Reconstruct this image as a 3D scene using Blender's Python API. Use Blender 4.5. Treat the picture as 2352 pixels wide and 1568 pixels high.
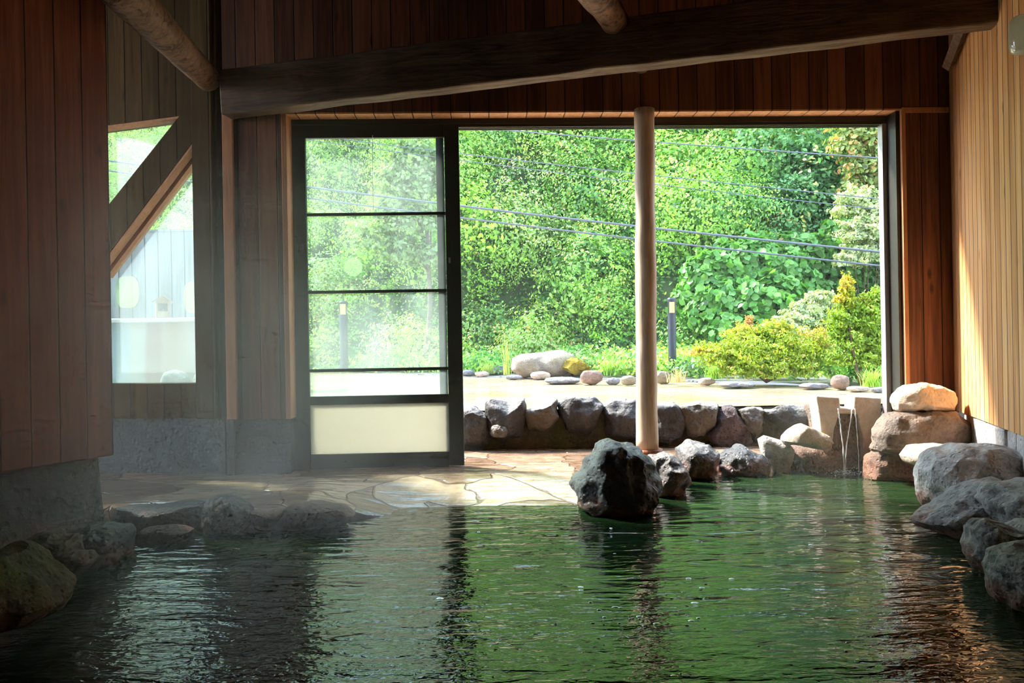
import bpy, bmesh, math, random
import numpy as np
from mathutils import Vector, Matrix, noise, Euler

# ------------------------------------------------------------------ scene, camera, light
scene = bpy.context.scene
for o in list(bpy.data.objects):
    bpy.data.objects.remove(o)
COL = scene.collection

EYE = 0.91            # camera height above the water of the bath (z = 0)
F = 1800.0            # focal length in pixels of the 2352 px wide frame
ROLL = math.radians(1.0)
cam_data = bpy.data.cameras.new('camera')
cam_data.sensor_width = 36.0
cam_data.lens = 36.0 * F / 2352.0
cam_data.clip_start = 0.02
cam_data.clip_end = 300
cam = bpy.data.objects.new('camera', cam_data)
COL.objects.link(cam)
cam.matrix_world = Matrix.Translation((0, 0, EYE)) @ Matrix.Rotation(math.radians(90), 4, 'X') @ Matrix.Rotation(-ROLL, 4, 'Z')
scene.camera = cam

scene.view_settings.view_transform = 'Standard'
scene.view_settings.look = 'None'
scene.view_settings.gamma = 1.0
scene.view_settings.exposure = 2.82
scene.view_settings.use_curve_mapping = False
scene.cycles.use_denoising = True
scene.cycles.use_adaptive_sampling = True
scene.cycles.adaptive_threshold = 0.04
scene.cycles.adaptive_min_samples = 12
scene.cycles.max_bounces = 10
scene.cycles.diffuse_bounces = 6
scene.cycles.glossy_bounces = 4
scene.cycles.transmission_bounces = 6
scene.cycles.transparent_max_bounces = 16
scene.cycles.volume_bounces = 1
scene.cycles.sample_clamp_indirect = 6.0
scene.cycles.caustics_reflective = False
scene.cycles.caustics_refractive = False
scene.cycles.volume_step_rate = 2.5
scene.cycles.volume_max_steps = 64

SUN_DIR = Vector((-0.60, 0.40, 0.76)).normalized()      # towards the sun: high, from the left of the garden
sun_data = bpy.data.lights.new('sun', 'SUN')
sun_data.energy = 3.0
sun_data.angle = math.radians(7)
sun_data.color = (1.0, 0.95, 0.86)
sun = bpy.data.objects.new('sun', sun_data)
COL.objects.link(sun)
sun.rotation_euler = SUN_DIR.to_track_quat('Z', 'Y').to_euler()
sun.location = (-10, 10, 20)

world = bpy.data.worlds.new('sky')
scene.world = world
world.use_nodes = True
wn = world.node_tree.nodes
wl = world.node_tree.links
wn.clear()
w_out = wn.new('ShaderNodeOutputWorld')
w_bg = wn.new('ShaderNodeBackground')
w_geo = wn.new('ShaderNodeTexCoord')
w_sep = wn.new('ShaderNodeSeparateXYZ')
w_ramp = wn.new('ShaderNodeValToRGB')
w_ramp.color_ramp.elements[0].position = 0.0
w_ramp.color_ramp.elements[0].color = (0.80, 0.90, 1.0, 1)
w_ramp.color_ramp.elements[1].position = 0.9
w_ramp.color_ramp.elements[1].color = (0.50, 0.70, 1.0, 1)
wl.new(w_geo.outputs['Generated'], w_sep.inputs[0])
wl.new(w_sep.outputs['Z'], w_ramp.inputs[0])
wl.new(w_ramp.outputs[0], w_bg.inputs['Color'])
w_bg.inputs['Strength'].default_value = 0.95
wl.new(w_bg.outputs[0], w_out.inputs['Surface'])

# ------------------------------------------------------------------ measuring helpers
CR, SR = math.cos(ROLL), math.sin(ROLL)

def ray(px, py):
    u, v = px - 1176.0, 784.0 - py
    return ((u * CR + v * SR) / F, (-u * SR + v * CR) / F)      # x/y and (z-EYE)/y

def at(px, py, y):
    a, b = ray(px, py)
    return Vector((a * y, y, EYE + b * y))

def on_z(px, py, z):
    a, b = ray(px, py)
    y = (z - EYE) / b
    return Vector((a * y, y, z))

class Plane:                       # a vertical wall face
    def __init__(self, x, y, dx, dy):
        n = math.hypot(dx, dy)
        self.o = (x, y); self.d = (dx / n, dy / n)
        self.ang = math.atan2(dy, dx)
    def sz(self, px, py):
        a, b = ray(px, py)
        ox, oy = self.o; dx, dy = self.d
        s = (a * oy - ox) / (dx - a * dy)
        y = oy + s * dy
        return (s, EYE + b * y)
    def s(self, px, py=784):
        return self.sz(px, py)[0]
    def pt(self, s, off, z):       # off: along local +y
        dx, dy = self.d
        return Vector((self.o[0] + s * dx - off * dy, self.o[1] + s * dy + off * dx, z))

S1 = 0.0376
W1 = Plane(0, 5.0, 1, S1)                              # wall with the big opening
cx_l = -0.372 * 4.93
W1G = Plane(-0.13 * S1, 5.13, 1, S1)                    # track line of the sliding doors, set back in that wall
W2 = Plane(cx_l, 5.0 + S1 * cx_l, 1, -0.2)             # wall with the triangular window, left of it
W3 = Plane(-2.04, 4.0, 0.4967, 1)                      # face of the boarded pier on the left
W4 = Plane(2.878, 5.108, 0.3239, 1)                    # right wall, s < 0 comes toward the camera

# ------------------------------------------------------------------ object helpers
def link(o, parent=None):
    COL.objects.link(o)
    if parent is not None:
        o.parent = parent
    return o

def tag(o, label=None, cat=None, group=None, kind=None):
    if label: o['label'] = label
    if cat: o['category'] = cat
    if group: o['group'] = group
    if kind: o['kind'] = kind
    return o

def empty(name, loc=(0, 0, 0), rz=0.0):
    o = bpy.data.objects.new(name, None)
    o.location = loc; o.rotation_euler = (0, 0, rz)
    o.empty_display_size = 0.1
    return link(o)

class MB:
    """collects shapes in one mesh"""
    def __init__(self):
        self.v = []; self.f = []
    def add(self, vs, fs):
        b = len(self.v)
        self.v += [tuple(v) for v in vs]
        self.f += [tuple(b + i for i in f) for f in fs]
    def box(self, x0, x1, y0, y1, z0, z1):
        vs = [(x, y, z) for z in (z0, z1) for y in (y0, y1) for x in (x0, x1)]
        self.add(vs, [(0, 2, 3, 1), (4, 5, 7, 6), (0, 1, 5, 4), (2, 6, 7, 3), (0, 4, 6, 2), (1, 3, 7, 5)])
    def prism(self, poly, y0, y1):                    # polygon in local x,z
        n = len(poly)
        a = sum(poly[i][0] * poly[(i + 1) % n][1] - poly[(i + 1) % n][0] * poly[i][1] for i in range(n))
        if a < 0: poly = poly[::-1]
        vs = [(x, y0, z) for x, z in poly] + [(x, y1, z) for x, z in poly]
        fs = [tuple(range(n)), tuple(range(2 * n - 1, n - 1, -1))]
        for i in range(n):
            j = (i + 1) % n
            fs.append((i, n + i, n + j, j))
        self.add(vs, fs)
    def tube(self, pts, radii, seg=10, cap=True):
        pts = [Vector(p) for p in pts]
        if not hasattr(radii, '__len__'): radii = [radii] * len(pts)
        rings = []
        up = None
        for i, p in enumerate(pts):
            t = (pts[min(i + 1, len(pts) - 1)] - pts[max(i - 1, 0)]).normalized()
            if up is None:
                up = Vector((0, 0, 1)) if abs(t.z) < 0.9 else Vector((1, 0, 0))
            a = t.cross(up).normalized(); b = a.cross(t).normalized(); up = b
            rings.append([p + (a * math.cos(2 * math.pi * k / seg) + b * math.sin(2 * math.pi * k / seg)) * radii[i] for k in range(seg)])
        vs = [v for r in rings for v in r]
        fs = []
        for i in range(len(rings) - 1):
            for k in range(seg):
                k2 = (k + 1) % seg
                fs.append((i * seg + k, i * seg + k2, (i + 1) * seg + k2, (i + 1) * seg + k))
        if cap:
            fs.append(tuple(range(seg - 1, -1, -1)))
            fs.append(tuple((len(rings) - 1) * seg + k for k in range(seg)))
        self.add(vs, fs)
    def lathe(self, prof, seg=24, c=(0, 0, 0)):        # prof: (r, z)
        vs = []; fs = []
        for r, z in prof:
            for k in range(seg):
                a = 2 * math.pi * k / seg
                vs.append((c[0] + r * math.cos(a), c[1] + r * math.sin(a), c[2] + z))
        for i in range(len(prof) - 1):
            for k in range(seg):
                k2 = (k + 1) % seg
                fs.append((i * seg + k, i * seg + k2, (i + 1) * seg + k2, (i + 1) * seg + k))
        fs.append(tuple(range(seg - 1, -1, -1)))
        fs.append(tuple((len(prof) - 1) * seg + k for k in range(seg)))
        self.add(vs, fs)
    def build(self, name, mat, parent=None, smooth=False, bevel=0.0, loc=None, rz=0.0, seg=2):
        me = bpy.data.meshes.new(name)
        me.from_pydata(self.v, [], self.f)
        me.update()
        bm = bmesh.new(); bm.from_mesh(me)
        bmesh.ops.recalc_face_normals(bm, faces=bm.faces)
        bm.to_mesh(me); bm.free()
        if mat: me.materials.append(mat)
        o = bpy.data.objects.new(name, me)
        if loc is not None: o.location = loc
        o.rotation_euler = (0, 0, rz)
        if smooth:
            for p in me.polygons: p.use_smooth = True
        if bevel > 0:
            m = o.modifiers.new('bevel', 'BEVEL'); m.width = bevel; m.segments = seg; m.limit_method = 'ANGLE'
        return link(o, parent)

def put(plane, mb, name, mat, parent=None, **k):
    """build in a wall's own frame"""
    if parent is not None:
        return mb.build(name, mat, parent, **k)
    return mb.build(name, mat, None, loc=(plane.o[0], plane.o[1], 0), rz=plane.ang, **k)

# ------------------------------------------------------------------ material helpers
def new_mat(name):
    m = bpy.data.materials.new(name)
    m.use_nodes = True
    nt = m.node_tree
    nt.nodes.clear()
    out = nt.nodes.new('ShaderNodeOutputMaterial')
    return m, nt, out

def N(nt, typ, **k):
    n = nt.nodes.new(typ)
    for a, b in k.items():
        if a in n.inputs.keys() if isinstance(a, str) else False:
            n.inputs[a].default_value = b
        else:
            setattr(n, a, b)
    return n

def math_node(nt, op, a, b=None, c=None, clamp=False):
    n = nt.nodes.new('ShaderNodeMath'); n.operation = op; n.use_clamp = clamp
    for i, x in enumerate((a, b, c)):
        if x is None: continue
        if isinstance(x, (int, float)): n.inputs[i].default_value = x
        else: nt.links.new(x, n.inputs[i])
    return n.outputs[0]

def mixc(nt, fac, a, b, mode='MIX'):
    n = nt.nodes.new('ShaderNodeMix'); n.data_type = 'RGBA'; n.blend_type = mode
    for sock, x in ((n.inputs['Factor'], fac), (n.inputs['A'], a), (n.inputs['B'], b)):
        if isinstance(x, (int, float)): sock.default_value = x
        elif isinstance(x, tuple): sock.default_value = (*x, 1) if len(x) == 3 else x
        else: nt.links.new(x, sock)
    # colour sockets of the mix node share names with the others; pick them by type
    return n

def mix_rgb(nt, fac, a, b, mode='MIX'):
    n = nt.nodes.new('ShaderNodeMixRGB'); n.blend_type = mode
    for i, x in enumerate((fac, a, b)):
        if isinstance(x, (int, float)): n.inputs[i].default_value = x
        elif isinstance(x, tuple): n.inputs[i].default_value = (*x, 1) if len(x) == 3 else x
        else: nt.links.new(x, n.inputs[i])
    return n.outputs[0]

def ramp(nt, src, stops):
    n = nt.nodes.new('ShaderNodeValToRGB')
    el = n.color_ramp.elements
    while len(el) < len(stops): el.new(0.5)
    for e, (p, c) in zip(el, stops):
        e.position = p
        e.color = (c, c, c, 1) if isinstance(c, (int, float)) else (*c, 1)
    nt.links.new(src, n.inputs[0])
    return n.outputs[0]

def tex_noise(nt, vec, scale, detail=4, rough=0.55, dist=0.0):
    n = nt.nodes.new('ShaderNodeTexNoise')
    n.inputs['Scale'].default_value = scale
    n.inputs['Detail'].default_value = detail
    n.inputs['Roughness'].default_value = rough
    n.inputs['Distortion'].default_value = dist
    if vec is not None: nt.links.new(vec, n.inputs['Vector'])
    return n.outputs['Fac']

def mapping(nt, vec, scale=(1, 1, 1), loc=(0, 0, 0), rot=(0, 0, 0)):
    n = nt.nodes.new('ShaderNodeMapping')
    n.inputs['Scale'].default_value = scale
    n.inputs['Location'].default_value = loc
    n.inputs['Rotation'].default_value = rot
    nt.links.new(vec, n.inputs['Vector'])
    return n.outputs[0]

def bump(nt, height, strength=0.5, dist=0.01, normal=None):
    n = nt.nodes.new('ShaderNodeBump')
    n.inputs['Strength'].default_value = strength
    n.inputs['Distance'].default_value = dist
    nt.links.new(height, n.inputs['Height'])
    if normal is not None: nt.links.new(normal, n.inputs['Normal'])
    return n.outputs[0]

def principled(nt, out, color, rough=0.6, normal=None, spec=0.5, **k):
    p = nt.nodes.new('ShaderNodeBsdfPrincipled')
    for sock, x in (('Base Color', color), ('Roughness', rough), ('Specular IOR Level', spec)):
        if isinstance(x, (int, float)): p.inputs[sock].default_value = x
        elif isinstance(x, tuple): p.inputs[sock].default_value = (*x, 1)
        else: nt.links.new(x, p.inputs[sock])
    if normal is not None: nt.links.new(normal, p.inputs['Normal'])
    for a, b in k.items():
        p.inputs[a.replace('_', ' ')].default_value = b
    nt.links.new(p.outputs[0], out.inputs['Surface'])
    return p

def objco(nt):
    return nt.nodes.new('ShaderNodeTexCoord').outputs['Object']

def mat_boards(name, c_dark, c_light, pitch, groove=0.035, phase=0.0, rough=0.55, vary=0.6, spec=0.3, grain=(38, 38, 1.6)):
    m, nt, out = new_mat(name)
    co = objco(nt)
    sep = nt.nodes.new('ShaderNodeSeparateXYZ'); nt.links.new(co, sep.inputs[0])
    u = math_node(nt, 'MULTIPLY_ADD', sep.outputs['X'], 1.0 / pitch, phase)
    fr = math_node(nt, 'FRACT', u)
    cell = math_node(nt, 'FLOOR', u)
    wn_ = nt.nodes.new('ShaderNodeTexWhiteNoise'); wn_.noise_dimensions = '1D'
    nt.links.new(cell, wn_.inputs['W'])
    # shift the grain from board to board
    comb = nt.nodes.new('ShaderNodeCombineXYZ')
    nt.links.new(sep.outputs['X'], comb.inputs['X']); nt.links.new(sep.outputs['Y'], comb.inputs['Y'])
    nt.links.new(math_node(nt, 'MULTIPLY_ADD', wn_.outputs['Value'], 7.0, sep.outputs['Z']), comb.inputs['Z'])
    g = tex_noise(nt, mapping(nt, comb.outputs[0], grain), 1.0, 4, 0.6, 0.6)
    g2 = tex_noise(nt, mapping(nt, comb.outputs[0], (9, 9, 0.8)), 1.0, 3, 0.5)
    tone = math_node(nt, 'ADD', math_node(nt, 'MULTIPLY', math_node(nt, 'SUBTRACT', g, 0.5), 1.5), math_node(nt, 'MULTIPLY_ADD', math_node(nt, 'SUBTRACT', g2, 0.5), 0.9, 0.42))
    tone = math_node(nt, 'ADD', tone, math_node(nt, 'MULTIPLY', math_node(nt, 'SUBTRACT', wn_.outputs['Value'], 0.5), vary))
    col = ramp(nt, tone, [(0.15, c_dark), (0.75, c_light)])
    # knots
    vor = nt.nodes.new('ShaderNodeTexVoronoi'); vor.inputs['Scale'].default_value = 1.0
    nt.links.new(mapping(nt, comb.outputs[0], (6.5, 6.5, 2.4)), vor.inputs['Vector'])
    knot = ramp(nt, vor.outputs['Distance'], [(0.05, 1.0), (0.12, 0.0)])
    col = mix_rgb(nt, math_node(nt, 'MULTIPLY', knot, 0.75), col, tuple(c * 0.3 for c in c_dark))
    gm = math_node(nt, 'MINIMUM', fr, math_node(nt, 'SUBTRACT', 1.0, fr))
    gmask = ramp(nt, gm, [(groove * 0.5, 0.0), (groove, 1.0)])
    col = mix_rgb(nt, gmask, tuple(c * 0.12 for c in c_dark), col)
    h = math_node(nt, 'ADD', math_node(nt, 'MULTIPLY', gmask, 1.0), math_node(nt, 'MULTIPLY', g, 0.06))
    principled(nt, out, col, rough, bump(nt, h, 0.6, 0.006), spec)
    return m

def mat_timber(name, c_dark, c_light, scale=(30, 30, 2), rough=0.65, spec=0.25, b=0.4, stain=0.0):
    m, nt, out = new_mat(name)
    co = objco(nt)
    g = tex_noise(nt, mapping(nt, co, scale), 1.0, 5, 0.6, 1.2)
    g2 = tex_noise(nt, co, 3.5, 3, 0.6, 0.5)
    t = math_node(nt, 'ADD', math_node(nt, 'MULTIPLY', g, 0.7), math_node(nt, 'MULTIPLY', g2, 0.35))
    col = ramp(nt, t, [(0.32, c_dark), (0.68, c_light)])
    if stain > 0:
        s = ramp(nt, tex_noise(nt, co, 9, 4, 0.7, 1.5), [(0.5, 0.0), (0.62, 1.0)])
        col = mix_rgb(nt, math_node(nt, 'MULTIPLY', s, stain), col, tuple(c * 0.15 for c in c_dark))
    principled(nt, out, col, rough, bump(nt, t, b, 0.01), spec)
    return m

def mat_plain(name, c, rough=0.5, metallic=0.0, spec=0.5, vary=0.15, scale=12):
    m, nt, out = new_mat(name)
    g = tex_noise(nt, objco(nt), scale, 4, 0.6)
    col = ramp(nt, g, [(0.3, tuple(x * (1 - vary) for x in c)), (0.7, tuple(min(1, x * (1 + vary)) for x in c))])
    principled(nt, out, col, rough, bump(nt, g, 0.15, 0.004), spec, Metallic=metallic)
    return m

def mat_rock(name, c_lo, c_hi, rust=0.0, rust_top=0.16, moss=0.0, rough=0.75, pit=0.6, spec=0.4, rust_c=(0.16, 0.048, 0.018), moss_c=(0.16, 0.17, 0.02), scale=1.0, top=None):
    m, nt, out = new_mat(name)
    co = objco(nt)
    geo = nt.nodes.new('ShaderNodeNewGeometry')
    sep = nt.nodes.new('ShaderNodeSeparateXYZ'); nt.links.new(geo.outputs['Position'], sep.inputs[0])
    big = tex_noise(nt, co, 5 * scale, 5, 0.6, 0.4)
    fine = tex_noise(nt, co, 45 * scale, 6, 0.7)
    t = math_node(nt, 'ADD', math_node(nt, 'MULTIPLY', big, 0.65), math_node(nt, 'MULTIPLY', fine, 0.4))
    col = ramp(nt, t, [(0.36, c_lo), (0.66, c_hi)])
    if top is not None:            # paler upward sides: sunlight on the tops put into the colour
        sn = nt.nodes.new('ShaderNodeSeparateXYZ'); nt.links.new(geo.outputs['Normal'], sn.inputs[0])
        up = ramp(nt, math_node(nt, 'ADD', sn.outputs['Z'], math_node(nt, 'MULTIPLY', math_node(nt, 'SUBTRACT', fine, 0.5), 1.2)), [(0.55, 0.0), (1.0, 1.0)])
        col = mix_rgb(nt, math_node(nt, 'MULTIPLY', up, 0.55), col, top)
    if moss > 0:
        mm = ramp(nt, tex_noise(nt, co, 4 * scale, 4, 0.6), [(0.42, 0.0), (0.6, 1.0)])
        col = mix_rgb(nt, math_node(nt, 'MULTIPLY', mm, moss), col, moss_c)
    if rust > 0:                   # iron stain left by the spring water above the waterline
        zz = math_node(nt, 'SUBTRACT', sep.outputs['Z'], math_node(nt, 'MULTIPLY', math_node(nt, 'SUBTRACT', big, 0.5), 0.35))
        r = ramp(nt, math_node(nt, 'DIVIDE', zz, rust_top), [(0.35, 1.0), (1.0, 0.0)])
        rc = ramp(nt, fine, [(0.35, tuple(c * 0.45 for c in rust_c)), (0.65, tuple(min(1, c * 1.5) for c in rust_c))])
        col = mix_rgb(nt, math_node(nt, 'MULTIPLY', r, rust), col, rc)
    vor = nt.nodes.new('ShaderNodeTexVoronoi'); vor.inputs['Scale'].default_value = 38 * scale
    nt.links.new(co, vor.inputs['Vector'])
    ridge = nt.nodes.new('ShaderNodeTexNoise'); ridge.noise_type = 'RIDGED_MULTIFRACTAL'
    ridge.inputs['Scale'].default_value = 7 * scale; ridge.inputs['Detail'].default_value = 6
    nt.links.new(co, ridge.inputs['Vector'])
    rg = ramp(nt, ridge.outputs['Fac'], [(0.1, 0.0), (0.9, 1.0)])
    col = mix_rgb(nt, 0.8, col, mix_rgb(nt, rg, (1.45, 1.42, 1.38), (0.30, 0.28, 0.27)), 'MULTIPLY')
    h = math_node(nt, 'ADD', math_node(nt, 'MULTIPLY', t, 1.0), math_node(nt, 'MULTIPLY', ramp(nt, vor.outputs['Distance'], [(0.0, 0.0), (0.4, 1.0)]), pit * 0.4))
    h = math_node(nt, 'SUBTRACT', h, math_node(nt, 'MULTIPLY', rg, 0.35))
    principled(nt, out, col, rough, bump(nt, h, 1.0, 0.028), spec)
    return m

def mat_leaf(name, trans=0.35, rough=0.45, gloss=0.03):
    m, nt, out = new_mat(name)
    at_ = nt.nodes.new('ShaderNodeAttribute'); at_.attribute_name = 'Col'
    d = nt.nodes.new('ShaderNodeBsdfDiffuse'); t = nt.nodes.new('ShaderNodeBsdfTranslucent')
    nt.links.new(at_.outputs['Color'], d.inputs['Color'])
    nt.links.new(mix_rgb(nt, 1.0, at_.outputs['Color'], (1.25, 1.25, 0.5), 'MULTIPLY'), t.inputs['Color'])
    mx = nt.nodes.new('ShaderNodeMixShader'); mx.inputs[0].default_value = trans
    nt.links.new(d.outputs[0], mx.inputs[1]); nt.links.new(t.outputs[0], mx.inputs[2])
    g = nt.nodes.new('ShaderNodeBsdfGlossy'); g.inputs['Roughness'].default_value = rough
    m2 = nt.nodes.new('ShaderNodeMixShader'); m2.inputs[0].default_value = gloss
    nt.links.new(mx.outputs[0], m2.inputs[1]); nt.links.new(g.outputs[0], m2.inputs[2])
    nt.links.new(m2.outputs[0], out.inputs['Surface'])
    return m

def mat_glass(name, fog=0.25, tint=(0.86, 0.95, 0.93), fogc=(0.85, 0.95, 0.9), gloss=0.06, noise_amt=0.1, grad=None):
    """clear pane with a film of condensation: see-through, lit from behind"""
    m, nt, out = new_mat(name)
    co = objco(nt)
    tr = nt.nodes.new('ShaderNodeBsdfTransparent'); tr.inputs[0].default_value = (*tint, 1)
    tl = nt.nodes.new('ShaderNodeBsdfTranslucent'); tl.inputs[0].default_value = (*fogc, 1)
    n = tex_noise(nt, mapping(nt, co, (3, 3, 1.3)), 1.0, 3, 0.5)
    f = math_node(nt, 'ADD', math_node(nt, 'MULTIPLY', math_node(nt, 'SUBTRACT', n, 0.5), noise_amt * 2), fog, clamp=True)
    if grad:                      # more condensation low on the pane
        z0, z1, a = grad
        sep = nt.nodes.new('ShaderNodeSeparateXYZ'); nt.links.new(co, sep.inputs[0])
        mr = nt.nodes.new('ShaderNodeMapRange'); nt.links.new(sep.outputs['Z'], mr.inputs['Value'])
        mr.inputs['From Min'].default_value = z0; mr.inputs['From Max'].default_value = z1
        mr.inputs['To Min'].default_value = a; mr.inputs['To Max'].default_value = 0
        f = math_node(nt, 'ADD', f, mr.outputs[0], clamp=True)
    mx = nt.nodes.new('ShaderNodeMixShader')
    nt.links.new(f, mx.inputs[0]); nt.links.new(tr.outputs[0], mx.inputs[1]); nt.links.new(tl.outputs[0], mx.inputs[2])
    g = nt.nodes.new('ShaderNodeBsdfGlossy'); g.inputs['Roughness'].default_value = 0.03
    m2 = nt.nodes.new('ShaderNodeMixShader'); m2.inputs[0].default_value = gloss
    nt.links.new(mx.outputs[0], m2.inputs[1]); nt.links.new(g.outputs[0], m2.inputs[2])
    nt.links.new(m2.outputs[0], out.inputs['Surface'])
    return m

M = {}
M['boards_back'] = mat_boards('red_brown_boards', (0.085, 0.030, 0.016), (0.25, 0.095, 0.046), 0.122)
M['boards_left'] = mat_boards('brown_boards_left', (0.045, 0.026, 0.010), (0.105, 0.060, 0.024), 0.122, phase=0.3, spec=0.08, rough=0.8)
M['boards_pier'] = mat_boards('red_brown_pier_boards', (0.20, 0.048, 0.023), (0.42, 0.135, 0.068), 0.139, phase=0.05, groove=0.03, vary=0.35)
M['boards_right'] = mat_boards('honey_boards', (0.54, 0.245, 0.09), (0.84, 0.49, 0.225), 0.092, groove=0.06, vary=0.45)
M['trim'] = mat_timber('orange_cedar_trim', (0.34, 0.13, 0.055), (0.58, 0.28, 0.14))
M['beam'] = mat_timber('dark_hewn_beam', (0.040, 0.023, 0.014), (0.21, 0.13, 0.08), (3, 26, 26), b=0.8)
M['log'] = mat_timber('weathered_log', (0.13, 0.068, 0.038), (0.33, 0.19, 0.115), (22, 22, 22), b=0.8, stain=0.7)
M['post'] = mat_timber('peeled_post', (0.50, 0.34, 0.23), (0.82, 0.66, 0.50), (26, 26, 1.6), b=0.35, rough=0.5)
M['frame'] = mat_plain('dark_bronze_frame', (0.028, 0.026, 0.020), 0.4, 0.2)
M['alu'] = mat_plain('grey_aluminium', (0.42, 0.40, 0.42), 0.35, 0.5, vary=0.05)
M['glass'] = mat_glass('misted_glass', 0.045, grad=(0.2, 1.4, 0.10))
M['glass_win'] = mat_glass('misted_window_glass', 0.08, grad=(0.7, 1.2, 0.08))
M['frost'] = mat_glass('frosted_glass', 0.95, fogc=(0.44, 0.43, 0.36), noise_amt=0.02, gloss=0.03)
M['dot'] = mat_glass('frosted_dot', 0.11, tint=(0.95, 1.0, 0.85), fogc=(0.75, 0.95, 0.65), noise_amt=0.0)
M['plinth'] = mat_rock('dark_stone_plinth', (0.020, 0.025, 0.031), (0.06, 0.07, 0.08), 0.0, scale=0.6, rough=0.6)
M['pier_stone'] = mat_rock('grey_pier_stone', (0.055, 0.052, 0.045), (0.16, 0.15, 0.135), 0.5, 0.12, 0.25, scale=0.5, moss_c=(0.10, 0.09, 0.04))
M['slab_stone'] = mat_rock('grey_wall_slabs', (0.20, 0.18, 0.17), (0.48, 0.45, 0.44), 0.0, scale=0.8)
M['rock_black'] = mat_rock('black_lava_rock', (0.010, 0.010, 0.011), (0.055, 0.053, 0.052), 0.8, 0.10, rough=0.36, spec=0.7, rust_c=(0.13, 0.036, 0.012))
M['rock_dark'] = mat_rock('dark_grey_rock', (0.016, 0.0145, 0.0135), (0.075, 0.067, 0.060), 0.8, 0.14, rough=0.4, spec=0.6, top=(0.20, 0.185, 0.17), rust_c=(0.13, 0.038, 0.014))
M['rock_grey'] = mat_rock('grey_rock', (0.20, 0.18, 0.165), (0.62, 0.585, 0.555), 0.8, 0.13, rough=0.7)
M['rock_slate'] = mat_rock('blue_grey_rock', (0.07, 0.068, 0.068), (0.33, 0.315, 0.30), 0.8, 0.10, rough=0.6)
M['rock_pale'] = mat_rock('pale_tan_rock', (0.22, 0.17, 0.12), (0.46, 0.39, 0.30), 0.6, 0.20, rough=0.7, pit=0.3)
M['rock_cream'] = mat_rock('cream_boulder', (0.38, 0.27, 0.18), (0.64, 0.53, 0.42), 0.0, rough=0.7, moss=0.15, moss_c=(0.30, 0.2, 0.06), pit=0.4)
M['rock_brown'] = mat_rock('brown_crusted_rock', (0.05, 0.034, 0.025), (0.20, 0.145, 0.11), 0.7, 0.25, rough=0.5, rust_c=(0.15, 0.05, 0.02))
M['rock_moss'] = mat_rock('mossy_rust_rock', (0.05, 0.045, 0.03), (0.14, 0.12, 0.07), 0.7, 0.22, moss=0.7, moss_c=(0.12, 0.13, 0.03), rough=0.55)
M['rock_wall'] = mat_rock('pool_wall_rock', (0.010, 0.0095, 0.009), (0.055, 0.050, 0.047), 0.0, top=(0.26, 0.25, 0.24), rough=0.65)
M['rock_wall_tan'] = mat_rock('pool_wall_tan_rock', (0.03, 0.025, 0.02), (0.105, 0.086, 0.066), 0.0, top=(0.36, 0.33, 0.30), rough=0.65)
M['rock_purple'] = mat_rock('purple_scoria', (0.03, 0.021, 0.023), (0.12, 0.085, 0.09), 0.0, pit=1.2, scale=1.4)
M['mortar'] = mat_rock('stained_mortar', (0.014, 0.014, 0.008), (0.07, 0.06, 0.035), 0.25, 0.16, moss=0.5, moss_c=(0.06, 0.065, 0.012), scale=0.8)
M['garden_rock'] = mat_rock('garden_rock', (0.08, 0.066, 0.05), (0.21, 0.185, 0.145), 0.0, moss=0.25, moss_c=(0.20, 0.17, 0.05))
M['garden_pale'] = mat_rock('pale_garden_stone', (0.17, 0.145, 0.125), (0.33, 0.295, 0.26), 0.0)
M['garden_blue'] = mat_rock('blue_garden_stone', (0.06, 0.063, 0.072), (0.17, 0.178, 0.20), 0.0)
M['garden_red'] = mat_rock('reddish_garden_stone', (0.085, 0.055, 0.042), (0.20, 0.135, 0.105), 0.0)
M['moss_yellow'] = mat_plain('yellow_moss', (0.16, 0.125, 0.018), 0.95, spec=0.1, vary=0.4, scale=40)
M['spout'] = mat_rock('worn_tan_stone', (0.32, 0.26, 0.205), (0.54, 0.47, 0.39), 0.7, 0.30, rough=0.45, pit=0.1, scale=0.5, rust_c=(0.30, 0.13, 0.06))
M['footing'] = mat_plain('rust_red_footing', (0.30, 0.09, 0.035), 0.5, vary=0.5, scale=18)
M['soffit'] = mat_boards('pale_orange_soffit_boards', (0.50, 0.24, 0.11), (0.72, 0.40, 0.20), 0.122, vary=0.3)
M['soil'] = mat_plain('weedy_soil', (0.025, 0.05, 0.010), 0.9, vary=0.5, scale=2)
M['ground'] = mat_plain('wet_grey_ground', (0.10, 0.095, 0.08), 0.6, vary=0.3, scale=3)
M['leaf'] = mat_leaf('leaves')
M['twig'] = mat_plain('brown_twigs', (0.10, 0.06, 0.04), 0.8)
M['bark'] = mat_plain('grey_bark', (0.16, 0.12, 0.09), 0.85, vary=0.4)
M['cable'] = mat_plain('grey_cable', (0.10, 0.11, 0.14), 0.5)
M['lamp_metal'] = mat_plain('navy_black_metal', (0.022, 0.028, 0.045), 0.45, vary=0.2)
M['fence'] = mat_boards('weathered_fence_boards', (0.13, 0.125, 0.135), (0.28, 0.27, 0.29), 0.16, groove=0.05, vary=0.4)
M['house'] = mat_timber('new_cedar', (0.30, 0.16, 0.075), (0.44, 0.26, 0.14))
M['ceiling'] = mat_boards('dark_ceiling_boards', (0.030, 0.014, 0.009), (0.09, 0.045, 0.025), 0.14)
M['chrome'] = mat_plain('brushed_metal', (0.55, 0.55, 0.50), 0.3, 0.9, vary=0.05)

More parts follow.
